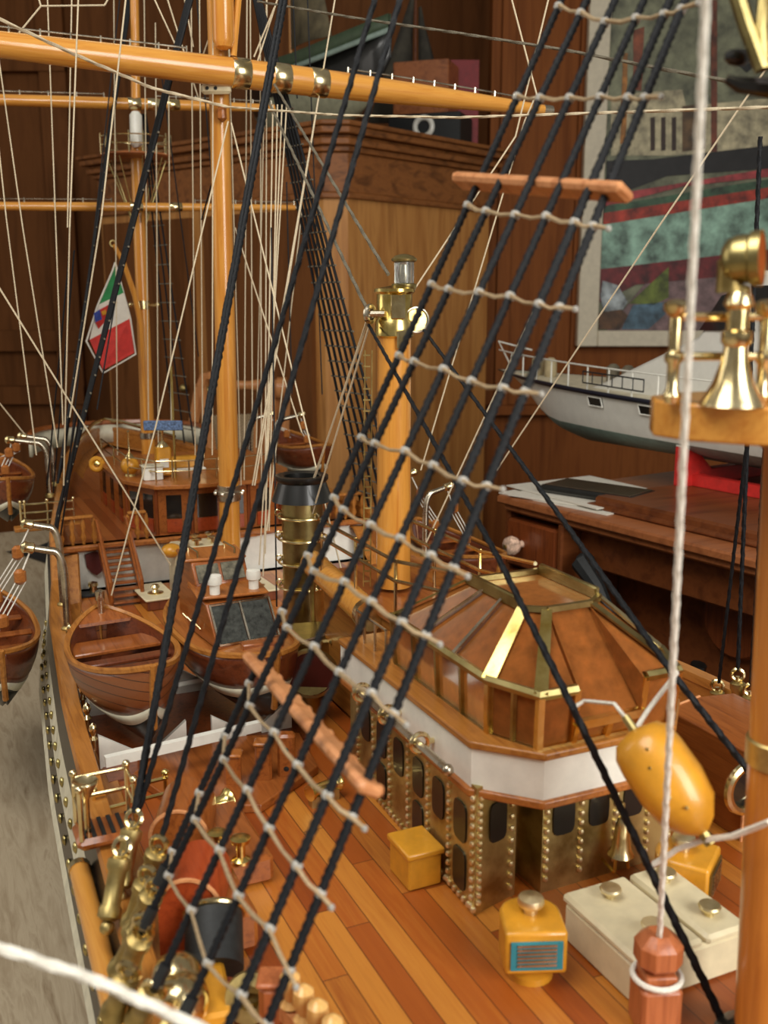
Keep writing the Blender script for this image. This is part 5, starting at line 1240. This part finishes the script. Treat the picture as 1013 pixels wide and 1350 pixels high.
for row in rows:
    P = [on_line(LINES[i][0], LINES[i][1], row[i]) - FW*.002 for i in range(6)]
    m = M(); Q = []
    for p, q in zip(P, P[1:]): Q += [p, p.lerp(q,.5)-ZV*.0014]
    Q.append(P[-1]); e = P[-1]+(P[-1]-P[-2]).normalized()*.007; Q.append(e)
    m.tube(Q, .00095, 6, lobes=2, pitch=.006); m.mi = 1
    for i, p in enumerate(P):
        d = (LINES[i][1]-LINES[i][0]).normalized()
        m.tube([p+FW*.002-d*.0018, p+FW*.002-d*.0007, p+FW*.002+d*.0007, p+FW*.002+d*.0018],[.0020,.0027,.0026,.0020],8)
    m.ball(e,.0016,6); m.build('ratline', [K['rtan'], K['knot']], fs)
def board(pix, ext, thick):
    P = [on_line(LINES[i][0], LINES[i][1], pix[i]) for i in range(6)]
    a = P[0]+(P[0]-P[5]).normalized()*ext[0]; b = P[5]+(P[5]-P[0]).normalized()*ext[1]; d = (b-a).normalized()
    s = (LINES[2][1]-LINES[2][0]).normalized(); s = (s-d*s.dot(d)).normalized(); n = d.cross(s)
    L = (b-a).length; m = M(); R = Matrix((d,s,n)).transposed()
    m.rbox((a+b)/2,(L,.0055,.0125),.0018,mat=R); ob = m.build('spreader_board', K['board'], fs)
    return P, d, s, n
board([240,243,245,247,250,252],(.017,.012),1)
P, d, s, n = board([876,897,930,972,1008,1034],(.010,.007),1)
sgn_ = 1 if pj(P[2]+n*.01)[0] > pj(P[2])[0] else -1
m = M()
for i in range(11): q = P[0].lerp(P[5],i/10); m.ball(q+n*sgn_*.006+d*.002,.0030,8,(1,1,1))
m.build('spreader_scallops', K['board'], fs)
# backstays left of them
def rope(label, pts, r, mat, name='rope', cat='rope', group=None, tw=None, n=6):
    pts = [Vector(p) for p in pts]
    if pj(pts[0])[1] < -10: pts[0] = pts[0]+(pts[0]-pts[1]).normalized()*.18      # carries on upward out of the picture
    m = M()
    if tw: m.tube(pts, r, 9, lobes=3, pitch=tw, step=.003)
    else: m.tube(pts, r, n)
    return tag(m.build(name, K[mat]), label, cat, group)
rope('thick black backstay, left one of the close pair at the port rail', [PD(375,-20,.80), PZ(177,1072,.075)], .0019, 'rblack', tw=.016)
rope('thick black backstay, right one of the close pair at the port rail', [PD(380,-20,.80), PZ(179,1071,.075)], .0019, 'rblack', tw=.016)
rope('thin black backstay passing the launch wheelhouse to the same foot as the pair', [PD(500,-20,.60), PZ(184,1066,.075)], .0017, 'rblack', tw=.012)
rope('thin black backstay nearest the ratlined shrouds, ending at its own turnbuckle', [PD(533,-20,.58), PZ(213,1106,.075)], .0017, 'rblack', tw=.012)
# stays
tt_l = PY(484,420,TY)
rope('black stay from the tower mast head across the amber wheelhouse to the deck', [PY(486,428,TY), PD(659,739,.60), PD(757,936,.535), PZ(955,1350,.0)], [.0013,.0018,.0020,.0022], 'rblack', tw=.012)
rope('black stay from the tower mast head to the starboard locker', [PY(548,420,TY), PD(736,677,.70), PD(885,885,.60), PZ(992,1022,.1)], [.0013,.0019,.0021,.0021], 'rblack', tw=.012)
rope('grey hemp stay from the main yard slings to the lamp house lantern', [PY(361,110,YM-.04), PY(512,362,TY)], .0014, 'rgrey', tw=.01)
rope('grey hemp stay from the main yard slings to the sheave of the tower mast', [PY(350,125,YM-.04), PY(486,412,TY)], .0014, 'rgrey', tw=.01)
rope('slack grey line sagging across the top from the main mast to the picture frame', [PD(340,2,1.2), PD(470,24,1.05), PD(600,43,.95), PD(745,66,.85), PD(890,94,.72), PD(1030,120,.62)], .0012, 'rgrey', tw=.01)
rope('pale cord crossing from the left edge down to the block under the main yard', [PD(-10,21,.95), PD(97,71,1.05), PD(200,116,1.15), PD(300,141,1.22)], [.0016,.0016,.0016,.0016], 'rbeige', tw=.01)
rope('pale cord running level from the main mast block to the right edge below the yard', [PD(300,141,1.22), PD(450,152,1.05), PD(600,155,.95), PD(760,150,.85), PD(1030,141,.7)], .0011, 'rbeige', tw=.01)
rope('thick white halyard in the right foreground tied down at the terracotta bitt', [PD(932,-20,.30), PZ(868,1275,.032)], [.0012,.0015], 'rwhite', tw=.012)
rope('thick white cord sweeping across the bottom left corner', [PD(-20,1243,.34), PD(120,1290,.335), PD(270,1358,.33), PD(330,1390,.33)], .0018, 'rwhite', tw=.012)
rope('pale cord tied from the black stay to the upper end of the yellow fender', [PD(893,886,.55), PD(868,918,.535), PD(838,962,.522)], .0012, 'rwhite', tw=.01)
rope('pale cord running from the foremast to the lower end of the yellow fender', [PD(1015,1083,.46), PD(965,1103,.48), PD(928,1108,.50), PD(895,1118,.51), PD(862,1140,.52)], .0014, 'rwhite', tw=.01)
rope('pale cord stretched along the wheelhouse screen to the upper end of the fender', [PD(752,936,.55), PD(770,924,.55), PD(810,928,.535), PD(838,962,.522)], .0010, 'rwhite', tw=.01)
# starboard fore shrouds
for i, (x0, y0, x1, y1, r) in enumerate(((1003,180,973,884,.0013),(988,560,948,900,.0011),(1010,560,990,905,.0011))):
    rope(('black starboard shroud behind the searchlight, the tallest of three','black starboard shroud ending at the leftmost starboard turnbuckle','black starboard shroud half hidden by the foremast')[i], [PX(x0,y0,.60), PX(x1,y1,.632)], r*1.3, 'rblack', tw=.012)
for (bx_, by_), (tx_, ty_), lab in (((946,958),(946,900),'brass turnbuckle, the left one behind the starboard locker'),((973,960),(973,884),'brass turnbuckle, the middle one behind the starboard locker'),((988,968),(990,905),'brass turnbuckle behind the starboard locker, next to the foremast')):
    turnbuckle(lab, PX(bx_,by_,.632), PX(tx_,ty_,.632))
# ---- mast shrouds farther aft: thin ladders of black rope
def shroudnet(label, tops, bots, nr, r, rr, f0=.05, f1=.95, mat='rblack', rmat='rgrey'):
    t = thing('mast_shrouds', label, 'shrouds', bots[0]); 
    for a, b in zip(tops, bots):
        m = M(); m.tube([a,b], r, 6); m.build('shroud', K[mat], t)
    for k in range(nr):
        f = f0+(f1-f0)*k/(nr-1); P = [a.lerp(b,f) for a, b in zip(tops,bots)]
        e0 = (P[0]-P[-1]).normalized()*.006
        m = M(); m.tube([P[0]+e0]+P+[P[-1]-e0], rr, 5); m.build('ratline', K[rmat], t)
    return t
n = 6
shroudnet('black ratlined shrouds of the main mast on the starboard side, before the wardrobe', [PY(331+1.5*i,-20,YM+.0) for i in range(n)], [Vector((2*XC-xp(1.24+.022*i)-.01, 1.24+.022*i, .045)) for i in range(n)][::-1], 26, .0019, .0013, .2)
shroudnet('black ratlined shrouds of the main mast on the port side, beside the flag', [PY(252+2.0*i,-20,YM) for i in range(4)], [Vector((xp(1.34+.03*i)+.010, 1.34+.03*i, .07)) for i in range(4)][::-1], 22, .0021, .0014, .25)
shroudnet('black ratlined shrouds of the aft mast on the port side, left of the flag', [PY(170+2.0*i,-20,YZ) for i in range(4)], [Vector((xp(1.62+.05*i)+.01, 1.62+.05*i, .095)) for i in range(4)][::-1], 20, .0021, .0014, .25)
shroudnet('black ratlined shrouds of the aft mast on the starboard side, right of the aft mast', [PY(188+2.0*i,150,YZ) for i in range(3)], [Vector((2*XC-xp(1.9+.04*i)-.03, 1.9+.04*i, .1)) for i in range(3)][::-1], 14, .0016, .0012, .2)
# ---- thin pale running rigging
def lines(group, label, r, lst, mat='rbeige'):
    for x0, y0, d0, x1, y1, d1 in lst:
        rope(label, [PD(x0,y0,d0), PD(x1,y1,d1)], r, mat, 'rigging_line', 'line', group, n=5)
lines('upright lines left of the aft mast', 'thin pale line hanging upright in front of the boarding left of the aft mast', .0009,
 [(62,-20,1.3,83,560,1.35),(95,-20,1.3,89,300,1.3),(104,-20,1.0,92,300,1.05),(-4,60,1.3,30,300,1.3),(30,300,1.3,76,590,1.35),(-2,190,1.3,8,285,1.3),(8,285,1.3,48,600,1.35),(92,300,1.05,84,640,1.2),(168,-20,.95,134,285,1.0),(134,285,1.0,92,550,1.1)])
lines('diagonal lines at the left', 'thin pale diagonal line crossing the left side down towards the aft deck', .0010, [(-5,373,1.05,225,745,1.2),(-5,526,1.3,32,572,1.35),(301,160,1.2,206,560,1.2),(206,560,1.2,147,785,1.2)])
lines('lines beside the main mast', 'thin pale line running up and down close beside the yellow main mast', .0009,
 [(252,-20,1.35,258,640,1.5),(263,-20,1.35,268,660,1.5),(281,-20,1.2,280,600,1.3),(326,-20,1.35,322,640,1.4),(330,-20,1.35,333,560,1.45),(343,-20,1.3,345,640,1.4),(352,-20,1.3,350,660,1.35),(352,-20,1.3,338,590,1.4),(300,-20,1.3,318,640,1.35),(190,-20,1.6,196,560,1.7),(222,60,1.6,226,560,1.7),(205,30,1.6,209,600,1.7),(150,-20,1.6,155,600,1.7)])
lines('falls gathered at the funnel', 'thin pale line gathered to the deck between the main mast and the funnel', .0009, [(378,140,1.24,342,745,1.25),(372,138,1.24,347,760,1.25),(398,280,1.6,352,700,1.3),(366,138,1.24,355,700,1.25),(360,138,1.24,350,730,1.25)])
lines('long diagonal lines by the wardrobe', 'thin pale line slanting down from the main yard towards the starboard side', .0010, [(305,162,1.22,450,750,1.15),(310,300,1.3,398,570,1.3),(420,130,1.2,333,640,1.25),(445,-20,1.25,336,640,1.3),(486,416,.90,405,660,1.12),(488,416,.90,400,670,1.12),(490,420,.90,408,690,1.1)])
lines('lines from the yard end', 'thin pale line slanting from the upper edge past the end of the main yard', .0009, [(670,-20,1.1,708,125,1.1),(728,-20,1.0,680,180,1.05),(680,180,1.05,500,452,1.1),(706,128,1.1,692,160,1.1),(692,160,1.1,555,620,1.2)])
lines('lines before the painting', 'thin pale line slanting down before the painting and the yacht to the starboard rail', .0009, [(1030,62,.9,868,300,1.0),(868,300,1.0,655,620,1.2),(790,225,1.0,690,440,1.05),(690,440,1.05,560,720,1.15)])
lines('lines above the main yard', 'thin pale line slanting across above the main yard by the topmast', .0010, [(195,-20,1.25,255,110,1.25),(215,-20,1.25,262,130,1.25),(240,-20,1.25,255,62,1.25),(300,-20,1.25,255,110,1.25),(372,-20,1.2,340,80,1.22),(362,10,1.2,335,75,1.22)])
lines('crow foot lines at the left top', 'thin pale line of the triangular crowfoot at the upper left', .0010, [(-5,80,1.25,54,8,1.25),(54,8,1.25,138,7,1.25),(138,7,1.25,150,-15,1.25),(54,8,1.25,47,-15,1.25)])
lines('black lines by the aft mast', 'thin black line running down to the port quarter by the aft mast', .0011, [(92,330,1.3,62,640,1.45),(98,330,1.3,70,650,1.45),(160,-20,1.6,92,600,1.6),(106,540,1.2,76,730,1.3),(102,540,1.2,72,720,1.3),(208,60,1.6,262,470,1.8),(165,320,1.4,128,540,1.4)], 'rblack')
lines('black lines by the main mast', 'thin black line hanging beside the main mast before the wardrobe', .0010, [(258,-20,1.4,300,480,1.5),(386,-20,1.35,392,130,1.4),(405,-20,1.4,425,520,1.5),(378,240,1.45,385,520,1.5),(300,165,1.25,266,290,1.3),(358,300,1.2,365,800,1.2)], 'rblack')
# ================================================================ LIGHT AND CAMERA
def area(name, loc, target, sx, sy, power, col):
    l = bpy.data.lights.new(name, 'AREA'); l.shape = 'RECTANGLE'; l.size = sx; l.size_y = sy; l.energy = power; l.color = col
    o = bpy.data.objects.new(name, l); C.objects.link(o); o.location = loc+Vector((0,0,OZ))
    o.rotation_euler = (target-loc).to_track_quat('-Z', 'Y').to_euler(); return o
area('window_daylight', CF(1.3,-.9,1.0), Vector((.35,.8,.05)), 1.0, 1.4, 52, (1,.98,.93))
area('overhead_skylight', CF(-.6,.05,1.75), Vector((.3,.75,.0)), 1.1, 1.1, 28, (1,.97,.91))
area('left_side_fill', CF(-2.4,1.2,1.1), Vector((.3,1.6,.1)), 1.0, 1.4, 9, (1,.93,.84))  # weak unseen lamp added as side fill from the left
w = bpy.data.worlds.new('room_light'); bpy.context.scene.world = w; w.use_nodes = True
w.node_tree.nodes['Background'].inputs[0].default_value = (1,.91,.79,1); w.node_tree.nodes['Background'].inputs[1].default_value = .19
cam = bpy.data.cameras.new('camera'); co = bpy.data.objects.new('camera', cam); C.objects.link(co)
co.location = EYE+Vector((0,0,OZ)); R = Matrix((RT, UP, -FW)).transposed(); co.rotation_euler = R.to_euler()
cam.sensor_fit = 'VERTICAL'; cam.sensor_height = 36.0; cam.sensor_width = 27.0; cam.lens = FPX*36.0/1350.0; cam.clip_start = .01; cam.clip_end = 50
cam.dof.use_dof = True; cam.dof.focus_distance = .95; cam.dof.aperture_fstop = 11
sc = bpy.context.scene; sc.camera = co
sc.view_settings.view_transform = 'Standard'; sc.view_settings.look = 'None'; sc.view_settings.exposure = 0.0; sc.view_settings.gamma = 1.0; sc.view_settings.use_curve_mapping = False
